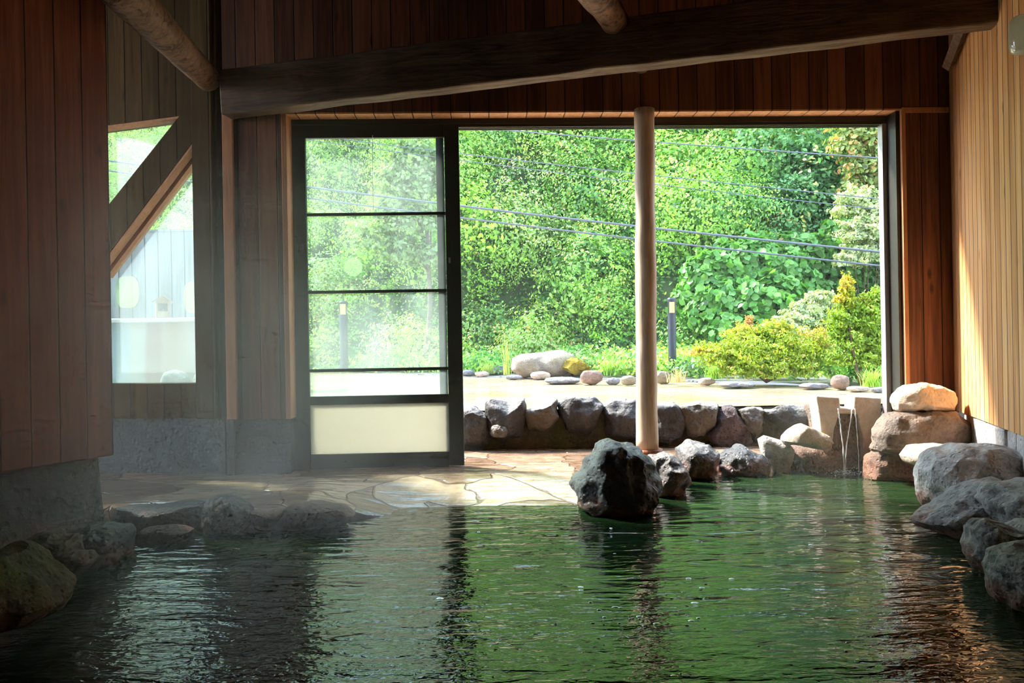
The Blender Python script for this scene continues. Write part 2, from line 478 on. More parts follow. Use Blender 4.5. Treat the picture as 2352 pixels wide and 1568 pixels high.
def mat_emit(name, c, s):
    m, nt, out = new_mat(name)
    e = nt.nodes.new('ShaderNodeEmission'); e.inputs[0].default_value = (*c, 1); e.inputs[1].default_value = s
    nt.links.new(e.outputs[0], out.inputs['Surface'])
    return m
M['glow'] = mat_emit('warm_lamp_glow', (1.0, 0.62, 0.20), 0.45)

def mat_bathwater():
    m, nt, out = new_mat('green_bath_water')
    co = objco(nt)
    a = tex_noise(nt, mapping(nt, co, (1.9, 7.0, 1), rot=(0, 0, 0.12)), 1.0, 2, 0.5, 0.8)
    b = tex_noise(nt, mapping(nt, co, (5.5, 17, 1), rot=(0, 0, -0.15)), 1.0, 2, 0.5, 0.9)
    c = tex_noise(nt, mapping(nt, co, (26, 48, 1)), 1.0, 2, 0.5, 0.5)
    # choppier toward the lower left, where the inflow stirs the bath
    sep = nt.nodes.new('ShaderNodeSeparateXYZ'); nt.links.new(co, sep.inputs[0])
    chop = nt.nodes.new('ShaderNodeMapRange')
    nt.links.new(math_node(nt, 'ADD', sep.outputs['Y'], math_node(nt, 'MULTIPLY', sep.outputs['X'], 0.35)), chop.inputs['Value'])
    chop.inputs['From Min'].default_value = 1.6; chop.inputs['From Max'].default_value = 3.6
    chop.inputs['To Min'].default_value = 1.0; chop.inputs['To Max'].default_value = 0.10
    h = math_node(nt, 'ADD', math_node(nt, 'MULTIPLY', a, 0.85), math_node(nt, 'MULTIPLY', b, 0.36))
    h = math_node(nt, 'ADD', h, math_node(nt, 'MULTIPLY', math_node(nt, 'MULTIPLY', c, chop.outputs[0]), 0.30))
    nrm = bump(nt, h, 1.0, 0.017)
    tint = ramp(nt, tex_noise(nt, co, 0.8, 3, 0.6), [(0.35, (0.007, 0.020, 0.007)), (0.65, (0.016, 0.038, 0.012))])
    p = principled(nt, out, tint, 0.02, nrm, 0.5)
    p.inputs['IOR'].default_value = 1.60
    return m
M['bathwater'] = mat_bathwater()

def mat_poolwater():
    m, nt, out = new_mat('outdoor_pool_water')
    co = objco(nt)
    a = tex_noise(nt, mapping(nt, co, (1.2, 6.0, 1), rot=(0, 0, 0.05)), 1.0, 4, 0.6, 1.0)
    b = tex_noise(nt, co, 1.1, 3, 0.5)
    col = ramp(nt, b, [(0.3, (0.32, 0.23, 0.14)), (0.7, (0.48, 0.39, 0.28))])
    p = principled(nt, out, col, 0.05, bump(nt, a, 1.0, 0.035), 0.5)
    p.inputs['IOR'].default_value = 1.33
    return m
M['poolwater'] = mat_poolwater()

def mat_paving():
    m, nt, out = new_mat('wet_flagstones')
    co = objco(nt)
    wob = tex_noise(nt, co, 2.2, 2, 0.5)
    add = nt.nodes.new('ShaderNodeVectorMath'); add.operation = 'ADD'
    nt.links.new(co, add.inputs[0])
    cmb = nt.nodes.new('ShaderNodeCombineXYZ')
    nt.links.new(math_node(nt, 'MULTIPLY', wob, 0.9), cmb.inputs[0]); nt.links.new(math_node(nt, 'MULTIPLY', wob, -0.8), cmb.inputs[1])
    nt.links.new(cmb.outputs[0], add.inputs[1])
    v1 = nt.nodes.new('ShaderNodeTexVoronoi'); v1.feature = 'DISTANCE_TO_EDGE'; v1.inputs['Scale'].default_value = 2.5; v1.voronoi_dimensions = '2D'
    v2 = nt.nodes.new('ShaderNodeTexVoronoi'); v2.inputs['Scale'].default_value = 2.5; v2.voronoi_dimensions = '2D'
    for v in (v1, v2): nt.links.new(add.outputs[0], v.inputs['Vector'])
    joint = ramp(nt, v1.outputs['Distance'], [(0.006, 0.25), (0.028, 1.0)])
    sepc = nt.nodes.new('ShaderNodeSeparateColor'); nt.links.new(v2.outputs['Color'], sepc.inputs[0])
    fine = tex_noise(nt, co, 14, 5, 0.65)
    t = math_node(nt, 'ADD', math_node(nt, 'MULTIPLY', sepc.outputs[0], 0.6), math_node(nt, 'MULTIPLY', fine, 0.5))
    col = ramp(nt, t, [(0.2, (0.17, 0.10, 0.062)), (0.55, (0.34, 0.23, 0.15)), (0.85, (0.50, 0.37, 0.25))])
    col = mix_rgb(nt, 0.7, col, mix_rgb(nt, ramp(nt, tex_noise(nt, co, 6, 5, 0.7, 1.0), [(0.35, 0.0), (0.65, 1.0)]), (0.55, 0.50, 0.47), (1.25, 1.22, 1.2)), 'MULTIPLY')
    col = mix_rgb(nt, joint, (0.12, 0.055, 0.03), col)
    h = math_node(nt, 'ADD', joint, math_node(nt, 'MULTIPLY', fine, 0.5))
    wet = ramp(nt, tex_noise(nt, co, 1.7, 3, 0.5), [(0.35, 0.05), (0.65, 0.20)])
    ripple = tex_noise(nt, mapping(nt, co, (3, 14, 1)), 1.0, 2, 0.5)
    h = math_node(nt, 'ADD', h, math_node(nt, 'MULTIPLY', ripple, 1.8))
    principled(nt, out, col, wet, bump(nt, h, 0.8, 0.010), 0.9)
    return m
M['paving'] = mat_paving()

def mat_stream():
    m, nt, out = new_mat('falling_water')
    p = principled(nt, out, (0.85, 0.9, 0.95), 0.12, None, 0.8)
    p.inputs['Alpha'].default_value = 0.75
    return m
M['stream'] = mat_stream()

def mat_stained_wall():
    m, nt, out = new_mat('whitewashed_stained_wall')
    co = objco(nt)
    sep = nt.nodes.new('ShaderNodeSeparateXYZ'); nt.links.new(co, sep.inputs[0])
    wob = tex_noise(nt, mapping(nt, co, (3, 1, 2)), 1.0, 3, 0.6)
    u = math_node(nt, 'MULTIPLY_ADD', sep.outputs['X'], 1 / 1.5, math_node(nt, 'MULTIPLY', math_node(nt, 'SUBTRACT', wob, 0.5), 0.05))
    base_c = (0.44, 0.41, 0.40)
    col = ramp(nt, u, [(0.26, base_c), (0.30, (0.26, 0.38, 0.48)), (0.38, (0.26, 0.38, 0.48)), (0.42, base_c), (0.49, base_c), (0.515, (0.27, 0.05, 0.04)), (0.585, (0.27, 0.05, 0.04)), (0.61, (0.42, 0.22, 0.13)), (0.72, (0.42, 0.22, 0.13)), (0.80, (0.44, 0.36, 0.35))])
    low = ramp(nt, math_node(nt, 'ADD', sep.outputs['Z'], math_node(nt, 'MULTIPLY', wob, 0.2)), [(0.15, 1.0), (0.42, 0.0)])
    col = mix_rgb(nt, math_node(nt, 'MULTIPLY', low, 0.8), col, base_c)
    principled(nt, out, col, 0.7)
    return m
M['stained'] = mat_stained_wall()

# ------------------------------------------------------------------ the room
ZF = 0.10                    # paving level at the door line
TH = 0.22                    # wall thickness

zt = lambda px, py: W1.sz(px, py)[1]
HEAD = zt(1300, 254)         # underside of the boarded wall over the opening
TOP = 3.75
s_c = W1.s(518, 600)         # corner with the window wall
s_ol = W1.s(659, 600)        # opening, left and right
s_or = W1.s(2076, 600)
s_r = W1.s(2187, 600) + 0.02
mb = MB()
mb.box(s_c, s_r, 0, TH, HEAD, TOP)
mb.box(s_c, s_ol, 0, TH, zt(600, 962), HEAD)
mb.box(s_or, s_r, 0, TH, 0.30, HEAD)
wall_back = put(W1, mb, 'wall_back', M['boards_back'])
tag(wall_back, kind='structure')
# stone plinth below the boards
mb = MB()
mb.box(s_c - 0.02, s_ol, 0.025, TH + 0.02, -0.3, zt(600, 962))
mb.box(s_c + 0.0, s_c + 0.035, -0.005, 0.03, 0.05, zt(600, 962))
pl = put(W1, mb, 'trim_1', M['plinth']); tag(pl, kind='structure')
# trims
def trim(n, plane, x0, x1, y0, y1, z0, z1, mat='trim', bev=0.004):
    mb = MB(); mb.box(x0, x1, y0, y1, z0, z1)
    return tag(put(plane, mb, 'trim_%d' % n, M[mat], bevel=bev), kind='structure')
trim(2, W1, s_c, W1.s(542, 600), -0.03, 0.0, zt(530, 962), HEAD)                     # corner batten
trim(3, W1, s_ol - 0.02, s_ol + 0.012, -0.012, TH, zt(655, 962), HEAD - 0.004)        # left jamb lining
trim(4, W1, s_or - 0.006, s_or + 0.022, -0.012, 0.015, 0.30, HEAD - 0.004)                # right jamb lining
trim(5, W1, s_or, s_r - 0.03, -0.012, 0.0, HEAD - 0.03, HEAD + 0.005)
trim(6, W1, s_ol, s_or, TH - 0.095, TH + 0.05, HEAD - 0.045, HEAD, 'frame')           # head track
mb = MB(); mb.box(s_ol, s_or, 0.004, TH - 0.095, HEAD - 0.010, HEAD)
tag(put(W1, mb, 'trim_17', M['soffit']), kind='structure')
mb = MB()
for k in range(3):
    mb.box(s_ol + 1.05, s_or - 0.05, TH - 0.088 + k * 0.035, TH - 0.076 + k * 0.035, HEAD - 0.065, HEAD - 0.04)
tag(put(W1, mb, 'trim_7', M['frame']), kind='structure')

# window wall on the left
zw = lambda px, py: W2.sz(px, py)
p = {k: zw(*v) for k, v in dict(
    tl=(252, 287), tr=(412, 266), ul=(256, 462), bl=(256, 574), br=(456, 308), wr=(467, 880), wl=(262, 882),
    pb=(400, 960)).items()}
sL, sWL, sWR, sR = -2.6, W2.s(215, 600), p['wr'][0], 0.0
x_tr = p['tr'][0]
def line_at(a, b, s):
    return a[1] + (b[1] - a[1]) * (s - a[0]) / (b[0] - a[0])
head_l = line_at(p['tl'], p['tr'], sWL)
up_l = line_at(p['ul'], p['tr'], sWL)       # upper edge of the diagonal
lo_l = line_at(p['bl'], p['br'], sWL)       # lower edge of the diagonal
lo_r = line_at(p['bl'], p['br'], sWR)
zb = p['wr'][1]
zpan = p['pb'][1]
WT = 0.15
mb = MB()
mb.box(sL, sWL, 0, WT, zpan, TOP)
mb.prism([(sWL, head_l), p['tr'], (sWR, p['tr'][1]), (sWR, TOP), (sWL, TOP)], 0, WT)
mb.prism([(sWL, up_l), p['tr'], (sWR, p['tr'][1]), (sWR, lo_r), (sWL, lo_l)], 0, WT)
mb.box(sWR, sR, 0, WT, zpan, TOP)
mb.box(sWL, sWR, 0, WT, zpan, zb)
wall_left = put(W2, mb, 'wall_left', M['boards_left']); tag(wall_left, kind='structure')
mb = MB(); mb.box(sL, sR, 0.03, WT + 0.02, -0.3, zpan)
tag(put(W2, mb, 'trim_8', M['plinth']), kind='structure')
# lit timber linings of the diagonal and the head
def strip(n, a, b, th, y0, y1, mat):
    d = Vector((b[0] - a[0], b[1] - a[1])).normalized(); nn = Vector((d.y, -d.x)) * th
    mb = MB(); mb.prism([a, b, (b[0] + nn.x, b[1] + nn.y), (a[0] + nn.x, a[1] + nn.y)], y0, y1)
    return tag(put(W2, mb, 'trim_%d' % n, M[mat]), kind='structure')
strip(9, (sWL, lo_l), (sWR, lo_r), 0.014, 0.004, 0.07, 'trim')
strip(10, (sWL, lo_l), (sWR, lo_r), 0.030, 0.085, WT, 'trim')
strip(11, (sWL, head_l), p['tr'], 0.014, 0.004, 0.08, 'trim')
# glazing of the window
win = empty('window_1', (W2.o[0], W2.o[1], 0), W2.ang); tag(win, kind='structure')
mb = MB(); mb.prism([(sWL, up_l), p['tr'], (p['tr'][0], p['tr'][1] + 0.02), (sWL, head_l + 0.02)], WT - 0.03, WT - 0.024)
mb.build('upper_pane', M['glass_win'], win)
mb = MB(); mb.prism([(sWL, zb), (sWR, zb), (sWR, lo_r), (sWL, lo_l)], WT - 0.03, WT - 0.024)
mb.build('lower_pane', M['glass_win'], win)
for (cx, cy, rr) in ((264, 668, 0.088), (424, 680, 0.088)):
    c = zw(cx, cy)
    mb = MB()
    mb.prism([(c[0] + rr * math.copysign(abs(math.cos(t)) ** 0.7, math.cos(t)), c[1] + rr * 1.2 * math.copysign(abs(math.sin(t)) ** 0.7, math.sin(t))) for t in [2 * math.pi * k / 32 for k in range(32)]], WT - 0.034, WT - 0.031)
    mb.build('round_sticker', M['dot'], win)['label'] = 'pale green frosted round sticker on the glass'

# pier on the left: boards above, stone below
s3 = 0.0
zpier = W3.sz(262, 1045)[1]
mb = MB(); mb.box(-8.2, 0.0, 0.0, 0.35, zpier, TOP)
pier = put(W3, mb, 'wall_pier', M['boards_pier'], bevel=0.006); tag(pier, kind='structure')
mb = MB()
n = 60
tops, bots = [], []
rnd = random.Random(5)
for i in range(n + 1):
    s = -8.15 + 8.1 * i / n
    w = 0.03 * noise.noise(Vector((s * 2.1, 0, 0)))
    tops.append((s, 0.06 + w)); bots.append((s, -0.03 + w * 1.5))
for i in range(n):
    a, b = tops[i], tops[i + 1]; c, d = bots[i], bots[i + 1]
    mb.add([(a[0], a[1], zpier), (b[0], b[1], zpier), (d[0], d[1], -0.4), (c[0], c[1], -0.4),
            (a[0], 0.34, zpier), (b[0], 0.34, zpier), (b[0], 0.36, -0.4), (a[0], 0.36, -0.4)],
           [(0, 1, 2, 3), (5, 4, 7, 6), (1, 5, 6, 2), (4, 0, 3, 7), (0, 4, 5, 1), (3, 2, 6, 7)])
pst = put(W3, mb, 'trim_12', M['pier_stone']); tag(pst, kind='structure')

# right wall
zrb = EYE - 0.495
mb = MB(); mb.box(-9.0, 0.06, -0.12, 0.0, zrb, TOP)
wr_ = put(W4, mb, 'wall_right', M['boards_right']); tag(wr_, kind='structure')
mb = MB()
rnd = random.Random(8)
s = 0.3
while s > -9.0:
    w = rnd.uniform(0.14, 0.30)
    t = rnd.uniform(0.01, 0.05)
    mb.prism([(s - w + 0.008, -0.3), (s, -0.3), (s, zrb - 0.003), (s - w + 0.008, zrb - 0.003)], -0.2, t * 0.5 - 0.02)
    s -= w
sl = put(W4, mb, 'trim_13', M['slab_stone'], bevel=0.012); tag(sl, kind='structure')

# wall behind the camera, ceiling with eave, sill lines
mb = MB(); mb.box(-6.5, 2.0, -3.12, -3.0, -0.3, TOP)
tag(mb.build('wall_front', M['boards_back']), kind='structure')
mb = MB(); mb.box(-7, 4.0, -3.2, 5.3, TOP, TOP + 0.08)
tag(mb.build('ceiling', M['ceiling']), kind='structure')
mb = MB(); mb.box(s_c, 3.6, TH - 0.01, 0.45, HEAD + 0.35, HEAD + 0.41)
eave = put(W1, mb, 'trim_14', M['ceiling']); tag(eave, kind='structure')

# big dark beam across the bath
A = W1.pt(W1.s(524, 262), -0.15, 0); A.z = (784 - 262 + 11) / F * A.y + EYE
B = W4.pt(-1.133, -0.02, 0); B.z = EYE + 1.603
def timber(name, A, B, w, h, mat, seed=0, rough=0.006, n=40, bevel=0.012, label=None):
    """hewn beam whose lower front edge runs from A to B; w goes away, h goes up"""
    d = (B - A); L = d.length; d.normalize()
    side = Vector((-d.y, d.x, 0)).normalized()
    if side.y < 0: side = -side
    up = Vector((0, 0, 1)); up = (up - d * up.dot(d)).normalized()
    mb = MB()
    rings = []
    for i in range(n + 1):
        c = A + d * (L * i / n)
        ring = []
        for (a, b) in ((0, 0), (0.5, 0), (1, 0), (1, 0.5), (1, 1), (0.5, 1), (0, 1), (0, 0.5)):
            o = Vector((i * 0.35 + seed, a * 3, b * 3))
            ring.append(c + side * (a * w + rough * noise.noise(o)) + up * (b * h + rough * noise.noise(o + Vector((9, 9, 9)))))
        rings.append(ring)
    O = A.copy()
    ang = math.atan2(d.y, d.x)
    R = Matrix.Rotation(-ang, 3, 'Z')
    vs = [R @ (v - O) for r in rings for v in r]
    fs = []
    for i in range(n):
        for k in range(8):
            fs.append((i * 8 + k, i * 8 + (k + 1) % 8, (i + 1) * 8 + (k + 1) % 8, (i + 1) * 8 + k))
    fs += [tuple(range(7, -1, -1)), tuple(n * 8 + k for k in range(8))]
    mb.add(vs, fs)
    return mb.build(name, mat, None, loc=O, rz=ang, bevel=bevel)
beam = timber('beam', A, B, 0.13, 0.275, M['beam'], 3, 0.012)
tag(beam, 'long dark hewn timber beam crossing the bath below the roof', 'beam')

def log(name, pts, radii, mat, label, seed=0, cat='rafter', seg=18, sub=14, rough=0.01, group=None):
    P_ = []; R_ = []
    for i in range(len(pts) - 1):
        for k in range(sub):
            t = k / sub
            P_.append(Vector(pts[i]).lerp(Vector(pts[i + 1]), t)); R_.append(radii[i] * (1 - t) + radii[i + 1] * t)
    P_.append(Vector(pts[-1])); R_.append(radii[-1])
    O = P_[-1].copy() if P_[-1].z < P_[0].z else P_[0].copy()
    mb = MB(); mb.tube([q - O for q in P_], R_, seg)
    mb.v = [tuple(Vector(v) + Vector((noise.noise(Vector(v) * 6 + Vector((seed, 0, 0))), noise.noise(Vector(v) * 6 + Vector((0, seed, 7))), 0)) * rough) for v in mb.v]
    o = mb.build(name, mat, None, smooth=True, loc=O)
    return tag(o, label, cat, group)

log('rafter', [at(245, -60, 3.3), at(478, 182, 4.86)], [0.100, 0.075], M['log'],
    'weathered rough log rafter slanting down to the dark left corner post', 3)
log('rafter', [at(1330, -60, 3.7), at(1388, 12, 4.18), at(1474, 152, 4.99)], [0.085, 0.08, 0.05], M['log'],
    'stained log rafter end poking over the dark beam above the post', 8)
# small dark strut next to it
mb = MB(); a = at(1404, -30, 4.25); b = at(1438, 46, 4.45)
mb.tube([Vector((0, 0, 0)), b - a], 0.02, 6)
tag(mb.build('rafter_strut', M['log'], loc=a), 'thin wooden strut beside the stained log rafter end', 'strut')
# corner brace at the right wall
qa, qb = W4.sz(2196, 150), W4.sz(2232, 60)
a = W4.pt(qa[0], 0.045, qa[1]); b = W4.pt(qb[0], 0.045, qb[1])
mb = MB(); mb.tube([Vector((0, 0, 0)), b - a], 0.035, 4)
tag(mb.build('corner_brace', M['beam'], loc=a), 'short dark brace in the upper corner by the honey boards', 'brace')

# dark corner post on the left
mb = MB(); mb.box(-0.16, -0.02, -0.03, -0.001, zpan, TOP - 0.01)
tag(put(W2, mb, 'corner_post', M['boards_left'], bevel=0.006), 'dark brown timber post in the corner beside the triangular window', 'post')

# round post in the middle of the opening
zpost = at(1486, 1028, 5.0).z
log('log_post', [at(1487, 1030, 4.99), at(1484, 784, 5.0), at(1482, 500, 5.01), Vector((at(1480, 258, 5.02).x, 5.02, HEAD))],
    [0.070, 0.067, 0.064, 0.063], M['post'], 'peeled round wooden post standing in the middle of the wide opening', 2, 'post', 24, 12, 0.006)
mb = MB()
cpt = at(1490, 1030, 4.99)
mb.lathe([(0.092, -0.25), (0.092, -0.012), (0.086, 0.0)], 24)
tag(mb.build('post_footing', M['footing'], loc=(cpt.x, cpt.y, cpt.z), bevel=0.004), 'rust red round footing under the peeled wooden post', 'footing')

# ------------------------------------------------------------------ sliding doors
def sliding_door(idx, px0, px1, off, th, stile_l, stile_r, panes_label=None, y_glass=None, head=283, dots=True):
    e = empty('door_%d' % idx, (W1G.o[0], W1G.o[1], 0), W1G.ang); tag(e, kind='structure')
    def s(px): return W1G.s(px, 680)
    def z(py): return W1G.sz(850, py)[1]
    x0, x1 = s(px0), s(px1)
    xl, xr = s(px0 + stile_l), s(px1 - stile_r)
    y0, y1 = off, off + th
    ztop = HEAD - 0.045
    zbot = ZF + 0.005
    for n_, (a, b, c, d) in {'stile': (x0, xl, zbot, ztop), 'stile.001': (xr, x1, zbot, ztop), 'top_rail': (xl, xr, z(316), ztop),
                             'middle_rail': (xl, xr, z(928), z(908)), 'bottom_rail': (xl, xr, zbot, z(1041))}.items():
        mb = MB(); mb.box(a, b, y0, y1, c, d)
        mb.build(n_.split('.')[0], M['frame'], e, bevel=0.004)
    for py in (491, 669, 849):
        mb = MB(); mb.box(xl, xr, y0 + 0.008, y1 - 0.008, z(py + 3.5), z(py - 3.5))
        mb.build('glazing_bar', M['frame'], e)
    ym = (y0 + y1) / 2
    mb = MB(); mb.box(xl, xr, ym - 0.002, ym + 0.002, z(908), z(316))
    g = mb.build('glass_pane', M['glass'], e)
    mb = MB(); mb.box(xl, xr, ym - 0.002, ym + 0.002, z(1041), z(928))
    f = mb.build('frosted_pane', M['frost'], e); f['label'] = 'white frosted lower pane'
    return e, s, z
d1, ds, dz = sliding_door(1, 663, 1060, 0.0, 0.032, 44, 34)
for (px, py, rr) in ((812, 612, 0.06),):
    mb = MB(); mb.prism([(ds(px) + rr * math.cos(t), dz(py) + rr * math.sin(t)) for t in [2 * math.pi * k / 28 for k in range(28)]], 0.0105, 0.0125)
    mb.build('round_sticker', M['dot'], d1)['label'] = 'pale green frosted round sticker on the glass'
mb = MB(); mb.box(ds(1034) - 0.006, ds(1034) + 0.006, -0.007, 0.001, dz(606), dz(594)); mb.build('lock', M['chrome'], d1)
mb = MB(); cx_, cz_ = ds(862), dz(312)
mb.lathe([(0.013, 0), (0.013, 0.006), (0.005, 0.012)], 14, (0, 0, 0))
mb.v = [(cx_ + v[0], 0.012 - v[2], cz_ + v[1]) for v in mb.v]
mb.tube([(cx_, 0.0, cz_), (cx_, -0.008, cz_ - 0.012), (cx_, -0.004, cz_ - 0.022)], 0.0022, 6)
mb.build('suction_hook', mat_plain('clear_plastic', (0.75, 0.8, 0.8), 0.2), d1)
mb = MB(); mb.tube([(cx_, -0.004, cz_ - 0.02), (cx_ - 0.004, -0.003, dz(400)), (cx_ - 0.001, -0.003, dz(484))], 0.0013, 5)
mb.build('string', mat_plain('pale_string', (0.6, 0.7, 0.55), 0.8), d1)
# second leaf parked behind it
d2 = empty('door_2', (W1G.o[0], W1G.o[1], 0), W1G.ang); tag(d2, kind='structure')
mb = MB(); mb.box(ds(1006), ds(1024), 0.045, 0.07, ZF, HEAD - 0.07); mb.build('stile', M['frame'], d2)
mb = MB(); mb.box(ds(670), ds(690), 0.045, 0.07, ZF, HEAD - 0.07); mb.build('stile', M['frame'], d2)
mb = MB(); mb.box(ds(690), ds(1006), 0.045, 0.07, HEAD - 0.12, HEAD - 0.07); mb.build('top_rail', M['frame'], d2)
mb = MB(); mb.box(ds(690), ds(1006), 0.045, 0.07, ZF, dz(1045)); mb.build('bottom_rail', M['frame'], d2)
# aluminium stop and dark lining on the right jamb
mb = MB(); mb.box(W1G.s(2031, 600), W1G.s(2046, 600), 0.13, 0.19, 0.15, HEAD - 0.06)
tag(put(W1, mb, 'trim_15', M['alu'], bevel=0.003), kind='structure')
mb = MB(); mb.box(s_or - 0.03, s_or - 0.002, 0.017, TH, 0.15, HEAD - 0.012)
tag(put(W1, mb, 'trim_16', M['frame']), kind='structure')

# wall lamp on the right wall, half out of the picture
base = W4.pt(W4.s(2392, 72), 0.0, W4.sz(2392, 72)[1])
lamp = empty('wall_lamp', base, W4.ang); tag(lamp, 'clear ribbed glass wall lamp at the top of the honey boards', 'lamp')
mb = MB(); mb.lathe([(0.05, 0), (0.05, 0.012), (0.035, 0.02)], 20)
o = mb.build('wall_plate', M['chrome'], lamp, bevel=0.002); o.rotation_euler = (-math.pi / 2, 0, 0)
mb = MB(); mb.tube([(0, 0.01, 0), (0, 0.05, 0.0), (0, 0.07, 0.03)], 0.012, 10); mb.build('arm', M['chrome'], lamp)
mb = MB(); mb.lathe([(0.03, 0.075), (0.048, 0.055), (0.05, -0.05), (0.044, -0.075), (0.03, -0.085)], 24, (0, 0.075, 0))
mb.build('glass_shade', mat_glass('lamp_glass', 0.5, gloss=0.2, noise_amt=0.0), lamp, smooth=True)

# ------------------------------------------------------------------ bath, paving, outdoor pool
def grid_mesh(name, fn, nx, ny, mat, loc=(0, 0, 0), smooth=True):
    vs = [fn(i / nx, j / ny) for j in range(ny + 1) for i in range(nx + 1)]
    fs = [(j * (nx + 1) + i, j * (nx + 1) + i + 1, (j + 1) * (nx + 1) + i + 1, (j + 1) * (nx + 1) + i) for j in range(ny) for i in range(nx)]
    me = bpy.data.meshes.new(name); me.from_pydata(vs, [], fs); me.materials.append(mat)
    if smooth:
        for q in me.polygons: q.use_smooth = True
    o = bpy.data.objects.new(name, me); o.location = loc
    return link(o)

mb = MB(); mb.add([(-6.5, -2.99, 0), (3.4, -2.99, 0), (3.4, 5.75, 0), (-6.5, 5.75, 0)], [(0, 1, 2, 3)])
wat = mb.build('bath_water', M['bathwater'])
tag(wat, 'rippled dark green hot spring water filling the indoor bath', 'water', kind='stuff')

shore = [(-3.6, 4.0), (-2.1, 4.02), (-1.95, 4.03), (-1.60, 4.10), (-1.30, 3.90), (-1.10, 3.84), (-0.85, 4.05), (-0.45, 4.24), (-0.1, 4.22), (0.30, 4.26),
         (0.55, 4.5), (0.85, 4.75), (1.15, 5.15), (1.4, 5.4), (2.1, 5.5), (3.2, 5.5)]
def shore_y(x):
    for (a, b), (c, d) in zip(shore[:-1], shore[1:]):
        if a <= x <= c: return b + (d - b) * (x - a) / (c - a)
    return shore[-1][1]
def smooth(a, b, x):
    t = max(0, min(1, (x - a) / (b - a))); return t * t * (3 - 2 * t)
def pave_z(x, y):
    dip = smooth(-1.15, -0.55, x) * (1 - smooth(4.22, 4.85, y)) * 0.112
    return ZF - dip + 0.004 * noise.noise(Vector((x * 3, y * 3, 0)))
NXP, NYP = 180, 50
def pave(i, j):
    x = -3.6 + 6.8 * i
    y0 = shore_y(x) + 0.03 * noise.noise(Vector((x * 5, 0, 3)))
    if j < 0.04:
        return (x, y0, -0.25)
    t = (j - 0.04) / 0.96
    y = y0 + (6.3 - y0) * t
    return (x, y, pave_z(x, y) - (0.02 if t < 0.01 else 0))
fl = grid_mesh('floor', pave, NXP, NYP, M['paving']); tag(fl, kind='structure')

# outdoor pool
ZP = EYE - 0.52
far = [(-9.0, 19.0), (-4.6, 17.0), (-2.6, 14.2), (-0.76, 11.8), (0.9, 10.6), (2.0, 9.5), (3.3, 8.0), (4.4, 7.4), (7.0, 6.6)]
mb = MB()
vs = [(x, y, 0) for x, y in far[1:]] + [(7.0, 5.95, 0), (-2.6, 5.95, 0), (-2.65, 7.8, 0)]
mb.add(vs, [tuple(range(len(vs)))])
pw = mb.build('pool_water', M['poolwater'], loc=(0, 0, ZP))
tag(pw, 'sunlit cream coloured water of the outdoor pool', 'water', kind='stuff')
mb = MB(); mb.box(-4.2, 3.6, 5.94, 6.30, -0.3, ZP - 0.012)
pwall = mb.build('wall_pool', M['mortar'], bevel=0.02); tag(pwall, kind='structure')

